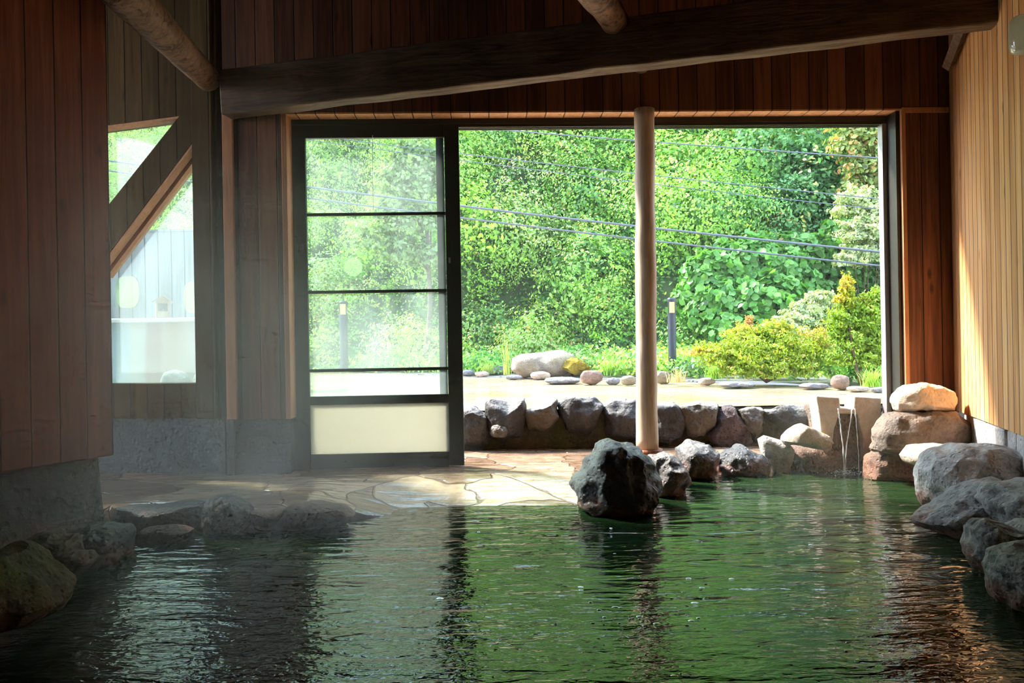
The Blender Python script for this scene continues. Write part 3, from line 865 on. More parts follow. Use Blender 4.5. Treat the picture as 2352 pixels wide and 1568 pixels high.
# ------------------------------------------------------------------ rocks
ROCKS = 0
def rock(name, label, outline, y, t, mat, seed=0, cat='rock', group=None, facets=7, disp=0.10, sub=4, cut=0.72, base=None, sq=0.75, boxy=False, yoff=0.0):
    """outline: silhouette points in the photo at distance y; or a box (x0,y0,x1,y1). t: half depth in metres"""
    global ROCKS
    ROCKS += 1
    rnd = random.Random(seed * 97 + 13)
    if len(outline) == 4 and not hasattr(outline[0], '__len__'):
        x0, y0, x1, y1 = outline
        cx, cy = (x0 + x1) / 2, (y0 + y1) / 2
        pts = []
        nseg = 11
        for k in range(nseg):
            a = 2 * math.pi * (k + rnd.uniform(-0.25, 0.25)) / nseg
            c, s = math.cos(a), math.sin(a)
            r = 1.0 / (abs(c) ** 3 + abs(s) ** 3) ** (1 / 3.0)
            r *= rnd.uniform(0.90, 1.02)
            pts.append((cx + (x1 - x0) / 2 * r * c, cy - (y1 - y0) / 2 * r * s))
    else:
        pts = list(outline)
    W = [at(px, py, y) for px, py in pts]
    wx = [w.x for w in W]; wz = [w.z for w in W]
    C = Vector(((min(wx) + max(wx)) / 2, y + yoff, (min(wz) + max(wz)) / 2))
    poly = [(w.x - C.x, w.z - C.z) for w in W]
    def radius(th):
        c, s = math.cos(th), math.sin(th)
        best = 0
        n = len(poly)
        for i in range(n):
            (x1_, z1_), (x2_, z2_) = poly[i], poly[(i + 1) % n]
            ex, ez = x2_ - x1_, z2_ - z1_
            den = c * ez - s * ex
            if abs(den) < 1e-9: continue
            r = (x1_ * ez - z1_ * ex) / den
            u = (x1_ * s - z1_ * c) / den
            if r > 0 and -1e-6 <= u <= 1 + 1e-6: best = max(best, r)
        return best or 0.01
    NR = 180
    tab = [radius(2 * math.pi * k / NR) for k in range(NR)]
    tab = [(tab[k - 1] + 2 * tab[k] + tab[(k + 1) % NR]) / 4 for k in range(NR)]
    bm = bmesh.new()
    bmesh.ops.create_icosphere(bm, subdivisions=sub, radius=1.0)
    planes = []
    for k in range(facets):
        nvec = Vector((rnd.gauss(0, 1), rnd.gauss(0, 1) - 0.4, rnd.gauss(0, 1) + 0.2)).normalized()
        planes.append((nvec, rnd.uniform(cut, 0.95)))
    size = (max(wx) - min(wx) + max(wz) - min(wz)) / 2
    off = Vector((seed * 3.7, seed * 1.3, seed * 7.1))
    for v in bm.verts:
        q = v.co.copy()
        for nvec, d in planes:
            e = q.dot(nvec)
            if e > d and abs(nvec.y) > 0.25: q -= nvec * (e - d)
        rho = math.hypot(v.co.x, v.co.z)
        th = math.atan2(v.co.z, v.co.x) % (2 * math.pi)
        f = th / (2 * math.pi) * NR
        i0 = int(f) % NR; R_ = tab[i0] * (1 - (f - int(f))) + tab[(i0 + 1) % NR] * (f - int(f))
        rq = math.hypot(q.x, q.z)
        k_ = (rho ** sq)
        shrink = 1.0 if rho < 1e-6 else min(1.0, rq / rho * 0.35 + 0.65)
        dirx, dirz = (v.co.x / rho, v.co.z / rho) if rho > 1e-6 else (0, 0)
        yy = q.y
        yy = math.copysign(abs(yy) ** 0.8, yy)
        P_ = Vector((dirx * R_ * k_ * shrink, yy * t, dirz * R_ * k_ * shrink))
        nn = v.co.normalized()
        w = P_ / size * 2.2 + off
        dd = noise.fractal(w, 1.0, 2.0, 4) * disp * 0.5 + (abs(noise.noise(w * 1.7 + Vector((5, 5, 5)))) - 0.2) * -disp * 0.6
        P_ += nn * dd * size
        v.co = P_
    lo = [min(v.co[i] for v in bm.verts) for i in (0, 2)]; hi = [max(v.co[i] for v in bm.verts) for i in (0, 2)]
    px0, px1, pz0, pz1 = min(q[0] for q in poly), max(q[0] for q in poly), min(q[1] for q in poly), max(q[1] for q in poly)
    for v in bm.verts:             # keep the real width and height after the surface was roughened
        v.co.x = px0 + (v.co.x - lo[0]) * (px1 - px0) / (hi[0] - lo[0])
        v.co.z = pz0 + (v.co.z - lo[1]) * (pz1 - pz0) / (hi[1] - lo[1])
    bm.normal_update()
    if sub >= 5:
        for v in bm.verts:
            w = v.co * (9.0) + off
            v.co += v.normal * (0.010 * noise.fractal(w, 1.0, 2.1, 4) - 0.009 * max(0, noise.noise(w * 2.3)))
    me = bpy.data.meshes.new(name)
    bm.to_mesh(me); bm.free()
    for q in me.polygons: q.use_smooth = True
    me.materials.append(mat)
    try:
        me.set_sharp_from_angle(angle=math.radians(38))
    except Exception:
        pass
    o = bpy.data.objects.new(name, me)
    o.location = C
    return tag(link(o), label, cat, group)

# --- inside the bath
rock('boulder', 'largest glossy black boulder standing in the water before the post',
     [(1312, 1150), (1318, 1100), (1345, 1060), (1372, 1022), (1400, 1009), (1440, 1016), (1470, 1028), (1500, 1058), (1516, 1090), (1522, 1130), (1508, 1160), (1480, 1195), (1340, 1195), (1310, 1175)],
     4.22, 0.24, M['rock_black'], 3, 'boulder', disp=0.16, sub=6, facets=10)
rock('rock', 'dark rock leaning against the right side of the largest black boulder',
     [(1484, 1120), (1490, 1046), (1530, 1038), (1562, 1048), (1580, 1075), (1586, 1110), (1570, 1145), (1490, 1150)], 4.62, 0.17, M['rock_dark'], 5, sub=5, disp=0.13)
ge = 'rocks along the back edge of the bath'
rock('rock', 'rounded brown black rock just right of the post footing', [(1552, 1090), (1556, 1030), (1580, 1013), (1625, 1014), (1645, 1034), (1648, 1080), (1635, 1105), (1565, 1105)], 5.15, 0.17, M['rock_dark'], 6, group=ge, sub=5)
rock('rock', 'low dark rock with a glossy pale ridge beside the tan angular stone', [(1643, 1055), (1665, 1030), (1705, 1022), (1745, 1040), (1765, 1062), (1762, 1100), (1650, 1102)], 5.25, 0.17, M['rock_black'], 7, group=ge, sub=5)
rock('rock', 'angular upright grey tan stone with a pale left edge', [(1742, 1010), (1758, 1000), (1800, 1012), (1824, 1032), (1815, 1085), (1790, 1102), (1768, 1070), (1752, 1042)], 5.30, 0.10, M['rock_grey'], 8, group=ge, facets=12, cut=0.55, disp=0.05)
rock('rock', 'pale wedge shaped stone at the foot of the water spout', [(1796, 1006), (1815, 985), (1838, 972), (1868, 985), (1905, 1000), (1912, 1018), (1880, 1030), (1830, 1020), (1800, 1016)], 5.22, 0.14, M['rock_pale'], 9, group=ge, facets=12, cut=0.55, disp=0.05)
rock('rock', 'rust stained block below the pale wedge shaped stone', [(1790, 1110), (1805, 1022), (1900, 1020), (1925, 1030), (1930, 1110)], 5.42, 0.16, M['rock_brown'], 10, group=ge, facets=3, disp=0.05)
# right corner
rock('boulder', 'cream boulder on top of the brown rocks in the right corner',
     [(2050, 925), (2056, 905), (2078, 882), (2110, 877), (2150, 884), (2185, 900), (2196, 925), (2184, 944), (2120, 948), (2060, 942)], 4.86, 0.13, M['rock_cream'], 11, 'boulder', disp=0.08, sub=5)
rock('boulder', 'wide brown crusted rock carrying the cream boulder',
     [(2005, 990), (2030, 945), (2090, 938), (2180, 938), (2215, 960), (2228, 1010), (2200, 1040), (2060, 1045), (2000, 1040)], 4.84, 0.17, M['rock_brown'], 12, 'boulder', disp=0.12, sub=5)
rock('boulder', 'rust brown rock at the waterline right of the falling water',
     [(1985, 1100), (1990, 1040), (2040, 1000), (2100, 1010), (2130, 1040), (2140, 1110)], 5.0, 0.16, M['rock_brown'], 14, 'boulder', disp=0.14, sub=5)
rock('rock', 'pale angular stone with a dark green right face in the right corner', [(2076, 1048), (2092, 1022), (2150, 1018), (2186, 1022), (2180, 1060), (2120, 1074), (2085, 1062)], 4.55, 0.12, M['rock_pale'], 15, facets=12, cut=0.55, disp=0.05)
rock('boulder', 'largest pale grey boulder against the right wall',
     [(2118, 1110), (2122, 1075), (2150, 1040), (2200, 1020), (2270, 1016), (2320, 1035), (2350, 1090), (2352, 1150), (2250, 1200), (2160, 1195), (2130, 1150)], 3.95, 0.26, M['rock_grey'], 16, 'boulder', disp=0.07, sub=6, facets=5)
rock('boulder', 'dark slanting wedge rock with its point in the water at right',
     [(2108, 1198), (2125, 1180), (2190, 1140), (2240, 1108), (2290, 1098), (2330, 1120), (2345, 1190), (2300, 1250), (2240, 1240), (2160, 1222)], 3.55, 0.20, M['rock_slate'], 17, 'boulder', disp=0.07, sub=6, facets=8, sq=0.95)
rock('boulder', 'blue grey boulder filling the right edge behind the wedge rock',
     [(2270, 1150), (2300, 1115), (2350, 1108), (2420, 1100), (2440, 1230), (2350, 1260), (2290, 1230)], 3.35, 0.24, M['rock_slate'], 18, 'boulder', disp=0.09, sub=6)
rock('boulder', 'blue grey rock with a tan pointed foot on the right edge',
     [(2232, 1215), (2250, 1195), (2330, 1205), (2400, 1190), (2440, 1290), (2330, 1345), (2275, 1335), (2240, 1280)], 2.95, 0.18, M['rock_slate'], 19, 'boulder', disp=0.10, sub=6, facets=12, cut=0.6)
rock('boulder', 'nearest rock on the right edge, lowest in the water',
     [(2286, 1300), (2310, 1265), (2370, 1250), (2450, 1250), (2460, 1440), (2400, 1460), (2340, 1420), (2300, 1370)], 2.62, 0.17, M['rock_slate'], 20, 'boulder', disp=0.10, sub=6, facets=12, cut=0.6)
# left shore
gs = 'stones along the left edge of the paving'
rock('edge_stone', 'long wet slab edging the paving beside the stone pier', [(262, 1190), (272, 1158), (350, 1162), (420, 1150), (485, 1148), (490, 1215), (380, 1225), (262, 1232)], 4.0, 0.12, M['rock_black'], 21, group=gs, disp=0.06, facets=3)
rock('edge_stone', 'rounded dark stone with a glistening top on the left shore', [(466, 1190), (470, 1150), (500, 1136), (545, 1138), (575, 1158), (582, 1195), (570, 1222), (480, 1222)], 3.85, 0.13, M['rock_black'], 22, group=gs, sub=5, disp=0.09)
rock('edge_stone', 'small flat tan stone between two dark shore stones', [(578, 1172), (650, 1166), (655, 1180), (620, 1215), (585, 1215)], 3.86, 0.10, M['rock_pale'], 23, group=gs, facets=10, cut=0.55, disp=0.03)
rock('edge_stone', 'low wide reddish stone on the shore before the sliding door', [(640, 1195), (660, 1160), (720, 1152), (790, 1160), (815, 1180), (790, 1205), (660, 1215)], 3.92, 0.12, M['rock_brown'], 24, group=gs, disp=0.07)
rock('edge_stone', 'rust red stone just breaking the water under the long slab', [(300, 1235), (330, 1212), (400, 1206), (440, 1215), (430, 1240), (320, 1250)], 3.72, 0.10, M['rock_brown'], 25, group=gs)
gl = 'rocks in the water below the stone pier'
rock('rock', 'flat topped dark rock at the foot of the stone pier', [(172, 1215), (210, 1205), (280, 1210), (298, 1225), (296, 1270), (280, 1300), (190, 1300), (170, 1260)], 3.40, 0.17, M['rock_black'], 26, group=gl, facets=8, disp=0.06, sub=5)
rock('rock', 'rust orange rock left of the flat topped dark rock', [(60, 1290), (80, 1240), (130, 1220), (175, 1225), (172, 1290), (140, 1335), (70, 1340)], 3.10, 0.15, M['rock_moss'], 27, group=gl, sub=5, disp=0.14)
rock('rock', 'small rust brown rock with a glistening tip left of the pier foot', [(130, 1290), (160, 1265), (200, 1266), (218, 1285), (190, 1312), (140, 1312)], 3.05, 0.09, M['rock_brown'], 28, group=gl)
rock('boulder', 'mossy brown boulder cut off by the left picture edge', [(-60, 1420), (-60, 1280), (0, 1256), (42, 1268), (60, 1300), (100, 1350), (130, 1385), (110, 1420), (0, 1450)], 2.45, 0.22, M['rock_moss'], 29, 'boulder', sub=5, disp=0.09)

# --- rocks set in the wall of the outdoor pool
gw = 'rocks set along the wall of the outdoor pool'
wl_ = [((1056, 955, 1122, 1030), 'rock_wall', 'dark rock at the left end of the pool wall beside the door'),
       ([(1118, 938), (1132, 930), (1170, 945), (1204, 928), (1206, 960), (1195, 1000), (1160, 1012), (1125, 1000)], 'rock_wall', 'wide dark rock with a pointed right corner in the pool wall'),
       ([(1206, 955), (1250, 942), (1278, 930), (1280, 965), (1262, 985), (1215, 992)], 'rock_wall_tan', 'pale block with a flat slanted face in the pool wall'),
       ([(1284, 940), (1300, 925), (1360, 926), (1378, 942), (1366, 975), (1345, 1000), (1300, 990), (1286, 965)], 'rock_wall', 'pitted grey rock, the middle one left of the post in the pool wall'),
       ([(1382, 950), (1410, 930), (1458, 930), (1470, 960), (1458, 1010), (1400, 1005)], 'rock_wall', 'dark rock touching the left side of the post in the pool wall'),
       ([(1500, 940), (1545, 936), (1568, 960), (1560, 1005), (1530, 1018), (1505, 1010)], 'rock_wall', 'dark rock touching the right side of the post in the pool wall'),
       ([(1562, 945), (1600, 936), (1646, 944), (1640, 980), (1615, 1005), (1580, 1000), (1568, 975)], 'rock_wall_tan', 'smooth brown rock, second right of the post in the pool wall'),
       ([(1660, 945), (1680, 942), (1698, 970), (1722, 1010), (1690, 1028), (1640, 1022), (1626, 1000)], 'rock_purple', 'purple pitted pointed rock in the pool wall'),
       ([(1696, 950), (1750, 945), (1748, 985), (1732, 1014), (1712, 990)], 'rock_wall_tan', 'tan wedge pointing downward in the pool wall'),
       ([(1756, 955), (1790, 940), (1850, 945), (1876, 962), (1872, 990), (1800, 992), (1775, 975)], 'rock_wall', 'wide pitted rock beside the water spout in the pool wall'),
       ((1128, 974, 1166, 1006), 'rock_wall_tan', 'small pale oval stone low in the pool wall'),
       ((2022, 950, 2070, 1000), 'rock_wall', 'rock right of the water spout in the pool wall')]
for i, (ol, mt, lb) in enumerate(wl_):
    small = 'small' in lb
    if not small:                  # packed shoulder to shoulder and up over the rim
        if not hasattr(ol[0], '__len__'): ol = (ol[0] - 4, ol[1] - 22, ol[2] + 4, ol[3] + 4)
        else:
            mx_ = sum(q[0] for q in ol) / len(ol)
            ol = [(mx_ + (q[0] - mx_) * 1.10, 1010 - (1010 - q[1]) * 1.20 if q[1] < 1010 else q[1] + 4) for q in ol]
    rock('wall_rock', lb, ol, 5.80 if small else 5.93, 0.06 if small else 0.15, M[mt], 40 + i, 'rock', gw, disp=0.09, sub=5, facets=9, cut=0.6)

# --- water spout
mb = MB()
YS = 5.32
def pz(px, py, y=YS):
    v = at(px, py, y); return (v.x, v.z)
prof = [(1872, 908), (1926, 912), (1928, 936), (1958, 938), (1960, 909), (2022, 913), (2021, 965), (2006, 1010), (1990, 1062), (1982, 1060), (1978, 1000), (1966, 950), (1926, 950),
        (1914, 985), (1909, 1030), (1895, 1044), (1886, 1030), (1880, 960)]
pp = [pz(*q) for q in prof]
c0 = at(1948, 990, YS)
pp = [(x - c0.x, z - c0.z) for x, z in pp]
mb.prism(pp, -0.06, 0.10)
sp = empty('water_spout', (c0.x, YS + 0.04, c0.z)); tag(sp, 'notched tan stone spout pouring pool water into the bath', 'spout')
o = mb.build('spout_stone', M['spout'], sp, bevel=0.022, seg=4)
mb = MB(); a = pz(1926, 938); b = pz(1960, 1000); mb.box(a[0] - c0.x - 0.03, b[0] - c0.x + 0.03, 0.05, 0.52, b[1] - c0.z, a[1] - c0.z - 0.005); mb.build('channel', M['rock_brown'], sp, bevel=0.01)
mb = MB(); a = pz(1890, 940); b = pz(2012, 1100)
mb.box(a[0] - c0.x, b[0] - c0.x, -0.01, 0.12, b[1] - c0.z, a[1] - c0.z)
mb.build('spout_backing', M['rock_brown'], sp, bevel=0.01)['label'] = 'dark stained stone behind the falling water'

def stream(name, pts, r, label, drops=False, seed=1):
    rnd = random.Random(seed)
    O = Vector(pts[-1])
    mb = MB()
    n = 26
    P_ = []
    for i in range(n + 1):
        t = i / n * (len(pts) - 1); k = min(int(t), len(pts) - 2)
        q = Vector(pts[k]).lerp(Vector(pts[k + 1]), t - k) + Vector((rnd.uniform(-1, 1), rnd.uniform(-1, 1), 0)) * 0.0018
        P_.append(q - O)
    if not drops:
        mb.tube(P_, [r * rnd.uniform(0.6, 1.3) for _ in P_], 8)
    else:
        for i in range(0, n, 1):
            if rnd.random() < 0.75:
                a, b = P_[i], P_[i].lerp(P_[i + 1], rnd.uniform(0.4, 0.9))
                mb.tube([a, a.lerp(b, 0.5), b], [r * 0.3, r, r * 0.3], 6)
    return tag(mb.build(name, M['stream'], None, True, loc=O), label, 'water')
yS = YS - 0.07
stream('water_stream', [at(1925, 938, yS), at(1928, 960, yS - 0.01), at(1936, 1020, yS - 0.03), at(1939, 1086, yS - 0.04)], 0.0045, 'left thread of water falling from the spout notch')
stream('water_stream', [at(1957, 940, yS), at(1953, 970, yS - 0.01), at(1944, 1025, yS - 0.03), at(1941, 1086, yS - 0.04)], 0.0035, 'middle slanting thread of water falling from the spout notch', seed=2)
stream('water_stream', [at(1964, 938, yS), at(1967, 980, yS - 0.01), at(1971, 1030, yS - 0.03), at(1973, 1084, yS - 0.04)], 0.003, 'broken right thread of falling drops under the spout', False, 3)
mb = MB(); rnd = random.Random(4)
c = on_z(1942, 1087, 0.0)
for k in range(150):
    a = rnd.uniform(0, 6.283); r = abs(rnd.gauss(0, 0.06))
    h = max(0.0, rnd.gauss(0.008, 0.012)) + 0.001
    s = rnd.uniform(0.0015, 0.005)
    mb.lathe([(s * 0.5, -s * 0.6), (s * 1.2, 0), (s * 0.5, s * 0.6)], 6, (r * math.cos(a) * 1.6, r * math.sin(a), h))
tag(mb.build('water_splash', M['stream'], None, True, loc=c), 'white splash where the falling threads hit the bath', 'water', kind='stuff')
# thin film running in the notch
# patches of foam drifting on the bath
M['foam'] = mat_plain('white_foam', (0.92, 0.94, 0.95), 0.25, 0.6, vary=0.05)
mb = MB(); rnd = random.Random(9)
for k in range(80):
    cpx = rnd.uniform(900, 2000); cpy = rnd.uniform(1200, 1560)
    if rnd.random() < 0.55: cpx, cpy = rnd.gauss(1490, 90), rnd.gauss(1400, 40)
    if k % 5 == 0: cpx, cpy = rnd.uniform(250, 760), rnd.uniform(1330, 1560)
    q = on_z(cpx, cpy, 0.0)
    sx = rnd.uniform(0.003, 0.009) * (1.6 if rnd.random() < 0.25 else 1); sy = sx * rnd.uniform(0.5, 0.9)
    m_ = 9
    ring = [(q.x + sx * rnd.uniform(0.7, 1.2) * math.cos(6.283 * t / m_), q.y + sy * rnd.uniform(0.7, 1.2) * math.sin(6.283 * t / m_)) for t in range(m_)]
    mb.add([(x, y, 0.0) for x, y in ring] + [(q.x + (x - q.x) * 0.6, q.y + (y - q.y) * 0.6, 0.0022) for x, y in ring],
           [(t, (t + 1) % m_, m_ + (t + 1) % m_, m_ + t) for t in range(m_)] + [tuple(m_ + t for t in range(m_))])
tag(mb.build('bath_foam', M['foam'], None, True), 'small white foam flecks drifting on the green water', 'foam', kind='stuff')

# ------------------------------------------------------------------ garden ground and hillside
def edge_y(x):
    for (a, b), (c, d) in zip(far[:-1], far[1:]):
        if a <= x <= c: return b + (d - b) * (x - a) / (c - a)
    return far[0][1] if x < far[0][0] else far[-1][1]
def foot_y(x):                     # where the hillside starts
    return 13.2 + 0.10 * abs(x) - 0.32 * min(max(x, -2), 7) + (0.55 * (-x - 1.5) if x < -1.5 else 0)
def hill_z(x, y):
    f = foot_y(x)
    d = y - f
    z = ZP - 0.02
    if d > 0:
        z += d * (1.25 if d < 3 else 1.0) - (0 if d < 3 else -0.75) + (1.5 * noise.noise(Vector((x * 0.40, y * 0.40, 1.0))) + 1.1 * noise.noise(Vector((x * 1.0, y * 1.0, 4.0))) + 0.6 * noise.noise(Vector((x * 2.1, y * 2.1, 9.0)))) * min(1, d)
    return z
def hill(i, j):
    x = -19 + 36 * i
    f = foot_y(x)
    y = f - 0.2 + 20 * j
    return (x, y, hill_z(x, y))
hl = grid_mesh('hill_1', hill, 150, 90, M['soil']); tag(hl, kind='structure')
def gr(i, j):
    x = -19 + 36 * i
    e = max(edge_y(x) - 0.05, 6.6)
    y = e + (max(foot_y(x), e + 0.5) + 0.3 - e) * j
    return (x, y, ZP + 0.035 - 0.02 * (1 - j) + 0.03 * noise.noise(Vector((x, y, 0))))
gd = grid_mesh('ground', gr, 120, 16, M['ground']); tag(gd, kind='structure')
mb = MB(); mb.add([(-40, -20, -0.32), (40, -20, -0.32), (40, 40, -0.32), (-40, 40, -0.32)], [(0, 1, 2, 3)])
tag(mb.build('ground_base', M['ground']), kind='structure')

rng = np.random.default_rng(11)
def leaves_mesh(name, cen, nor, size, col, mat, aspect=0.55, loc=(0, 0, 0), parent=None, jit=0.6):
    """many small folded leaves as one mesh; cen,nor (n,3) size (n,) col (n,3)"""
    n = len(cen)
    nor = nor + rng.normal(0, jit, nor.shape); nor /= np.linalg.norm(nor, axis=1, keepdims=True) + 1e-9
    r = rng.normal(0, 1, nor.shape)
    t = np.cross(nor, r); t /= np.linalg.norm(t, axis=1, keepdims=True) + 1e-9
    b = np.cross(nor, t)
    s = size[:, None]
    fold = nor * s * 0.18
    v = np.empty((n, 6, 3), np.float32)
    v[:, 0] = cen - t * s
    v[:, 1] = cen - t * s * 0.25 + b * s * aspect + fold
    v[:, 2] = cen + t * s * 0.45 + b * s * aspect * 0.75 + fold
    v[:, 3] = cen + t * s
    v[:, 4] = cen + t * s * 0.45 - b * s * aspect * 0.75 + fold
    v[:, 5] = cen - t * s * 0.25 - b * s * aspect + fold
    v -= np.array(loc, np.float32)
    me = bpy.data.meshes.new(name)
    me.vertices.add(n * 6); me.vertices.foreach_set('co', v.reshape(-1))
    # two quads per leaf: 0,1,2,3 and 0,3,4,5
    base = (np.arange(n) * 6)[:, None]
    idx = np.concatenate([base + np.array([0, 3, 2, 1]), base + np.array([0, 5, 4, 3])], 1).reshape(-1).astype(np.int32)
    me.loops.add(n * 8); me.loops.foreach_set('vertex_index', idx)
    me.polygons.add(n * 2)
    me.polygons.foreach_set('loop_start', (np.arange(n * 2) * 4).astype(np.int32))
    me.update(calc_edges=True)
    ca = me.color_attributes.new('Col', 'FLOAT_COLOR', 'POINT')
    c = np.ones((n, 6, 4), np.float32); c[:, :, :3] = col[:, None, :]
    ca.data.foreach_set('color', c.reshape(-1))
    me.materials.append(mat)
    o = bpy.data.objects.new(name, me)
    if parent is None: o.location = loc
    return link(o, parent)

def blob_leaves(c, rad, n, lsize, col, cvar=0.18, lump=0.35, tip=None, seed=0, shell=0.35, low=-0.35):
    """leaves over an ellipsoidal bush with lumps; returns arrays"""
    d = rng.normal(0, 1, (n, 3)); d /= np.linalg.norm(d, axis=1, keepdims=True)
    d[:, 2] = np.where(d[:, 2] < low, -d[:, 2], d[:, 2])
    # lumpy radius
    ph = rng.uniform(0, 6.28, 6)
    k = 1 + lump * 0.65 * (np.sin(3 * d[:, 0] * 2 + ph[0]) * np.sin(3 * d[:, 1] * 2 + ph[1]) + np.sin(9 * d[:, 2] + ph[2] + 5 * d[:, 0]) * 0.6 + np.sin(13 * d[:, 0] + ph[3] + 9 * d[:, 2]) * 0.35)
    r = k * (1 - shell * rng.uniform(0, 1, n) ** 1.5)
    p_ = d * r[:, None] * np.array(rad)
    cen = p_ + np.array(c)
    col_ = np.array(col)[None, :] * (1 + rng.normal(0, cvar, (n, 1))) * (1 + rng.normal(0, 0.06, (n, 3)))
    if tip is not None:
        m = (rng.uniform(0, 1, n) < tip[1] * np.clip(r - 0.75, 0, 1) * 3)
        col_[m] = np.array(tip[0]) * (1 + rng.normal(0, 0.15, (m.sum(), 1)))
    return cen, d.copy(), lsize * rng.uniform(0.6, 1.3, n), np.clip(col_, 0.005, 0.9)

def cat_arr(lst):
    return [np.concatenate([a[i] for a in lst]) for i in range(4)]

GREENS = [(0.17, 0.37, 0.07), (0.25, 0.46, 0.10), (0.13, 0.31, 0.09), (0.30, 0.50, 0.12), (0.09, 0.24, 0.07), (0.20, 0.42, 0.08), (0.34, 0.48, 0.20), (0.27, 0.52, 0.08), (0.34, 0.54, 0.11)]
chunks = []
rnd = random.Random(77)
# bushes and creepers covering the slope: several passes, finer where the opening shows them
count = 0
for k in range(1500):
    d = rnd.uniform(-0.3, 10.5) if k % 3 else rnd.uniform(-0.3, 6)
    a = rnd.uniform(-0.62, 0.66)
    # stratify by viewing direction so that all openings are covered
    y = 13.5
    for _ in range(4):
        x = a * y; y = foot_y(x) + d
    x = a * y
    if x < -18 or x > 16: continue
    z = hill_z(x, y)
    r = rnd.choice((0.25, 0.32, 0.42, 0.55, 0.75, 0.95)) * rnd.uniform(0.85, 1.15) * (1.0 if d > 0.8 else 0.7)
    if d > 8: r *= 1.4
    g_ = 0.5 + 0.9 * noise.noise(Vector((x * 0.45, y * 0.45, 7.0))) - 0.13 * (x - 1)      # yellower to the left, deeper green to the right
    col = sorted(GREENS, key=lambda c: -c[0])[max(0, min(8, int((1 - g_) * 9 + rnd.gauss(0, 1.6))))]
    f = rnd.uniform(0.8, 1.15)
    col = tuple(c * f for c in col)
    ls = rnd.choice((0.024, 0.030, 0.042, 0.027))
    dens = 330 if d < 8 else 160
    n_ = int(dens * (r / 0.5) ** 2 * (0.045 / ls) ** 1.2)
    tip = None
    if rnd.random() < 0.12: tip = ((0.45, 0.28, 0.12), 0.25)
    elif rnd.random() < 0.15: tip = ((0.42, 0.45, 0.12), 0.3)
    chunks.append(blob_leaves((x, y - r * 0.15, z + r * 0.5), (r * rnd.uniform(0.8, 1.3), r * 0.9, r * rnd.uniform(0.7, 1.1)), n_, ls, col, 0.13, 0.55, tip, shell=0.22, low=-0.6))
    count += n_
nb = 90000                          # creepers hugging the soil between the bushes
ax_ = rng.uniform(-0.62, 0.66, nb); dd_ = rng.uniform(-0.3, 10.5, nb)
bc = np.empty((nb, 3))
for k in range(nb):
    y = 14.0
    for _ in range(3):
        x = ax_[k] * y; y = 13.2 + 0.10 * abs(x) - 0.32 * min(max(x, -2), 7) + (0.55 * (-x - 1.5) if x < -1.5 else 0) + dd_[k]
    bc[k] = (ax_[k] * y, y, 0)
for k in range(nb):
    bc[k, 2] = hill_z(bc[k, 0], bc[k, 1]) + 0.05 + 0.08 * (k % 7) / 7
bn = np.tile(np.array([[0.0, -0.7, 0.7]]), (nb, 1))
chunks.append([bc, bn, 0.045 * rng.uniform(0.6, 1.3, nb), np.array([[0.10, 0.25, 0.05]]) * (1 + rng.normal(0, 0.2, (nb, 1))) * np.ones((1, 3))])
for k in range(260):                # the top of the slope, out of direct view
    d = rnd.uniform(9.5, 18); y = 13.5; a = rnd.uniform(-0.6, 0.64)
    for _ in range(4):
        x = a * y; y = foot_y(x) + d
    x = a * y
    r = rnd.uniform(0.9, 1.5)
    chunks.append(blob_leaves((x, y, hill_z(x, y) + r * 0.3), (r * 1.2, r, r * 1.1), 420, 0.11, rnd.choice(GREENS[:6]), 0.15, 0.5, shell=0.2))
ar = cat_arr(chunks)
hf = leaves_mesh('hillside_foliage', *ar, M['leaf'], jit=0.32)
tag(hf, 'dense bright green bushes and creepers covering the steep hillside', 'foliage', kind='stuff')
print('hill leaves', count)

def shrub(name, label, blobs, stems, cat='shrub', lsize=0.03, base=None, aspect=0.5, jit=0.6, foliage='foliage', stem_r=0.012, mat='twig', group=None):
    e = empty(name, base); tag(e, label, cat, group)
    parts = [blob_leaves(*b[0], **b[1]) for b in blobs]
    leaves_mesh(foliage, *cat_arr(parts), M['leaf'], aspect, loc=base, parent=e, jit=jit)
    mb = MB()
    for (a, b, bend) in stems:
        a, b = Vector(a), Vector(b)
        mid = (a + b) / 2 + Vector(bend)
        pts = [(a * (1 - t) ** 2 + mid * 2 * t * (1 - t) + b * t * t) - Vector(base) for t in [i / 6 for i in range(7)]]
        mb.tube(pts, [stem_r * (1 - 0.7 * i / 6) for i in range(7)], 6)
    mb.build('stems', M[mat], e, True)
    return e

ZG = ZP + 0.04
def on_pix(y): return 784 + 0.57 / y * F
# kudzu mound
base = at(1740, 800, 11.6); base.z = ZG
bl = []
for (px, py, y, r, n_) in [(1640, 650, 12.3, 0.55, 900), (1720, 620, 12.4, 0.60, 900), (1800, 650, 12.3, 0.6, 900), (1660, 720, 12.0, 0.6, 900), (1760, 720, 11.9, 0.65, 1000), (1850, 600, 12.5, 0.5, 700),
                       (1700, 780, 11.6, 0.5, 600), (1600, 700, 12.3, 0.4, 500), (1860, 690, 12.3, 0.5, 600), (1950, 560, 12.6, 0.5, 600), (1930, 640, 12.5, 0.5, 500)]:
    c = at(px, py, y)
    bl.append((((c.x, c.y, c.z), (r, r * 0.8, r * 0.85), int(n_ * 1.4), 0.060, (0.12, 0.31, 0.065)), dict(cvar=0.2, lump=0.3, shell=0.3)))
shrub('kudzu_mound', 'broad leaved bright green creeper mound behind the azalea bush', bl,
      [(base, at(1700, 640, 12.1), (0.1, 0, 0.2)), (base, at(1800, 650, 12.2), (-0.1, 0, 0.2)), (base, at(1640, 690, 12.0), (-0.2, 0, 0.2))], 'creeper', base=base, aspect=0.85, jit=0.5)
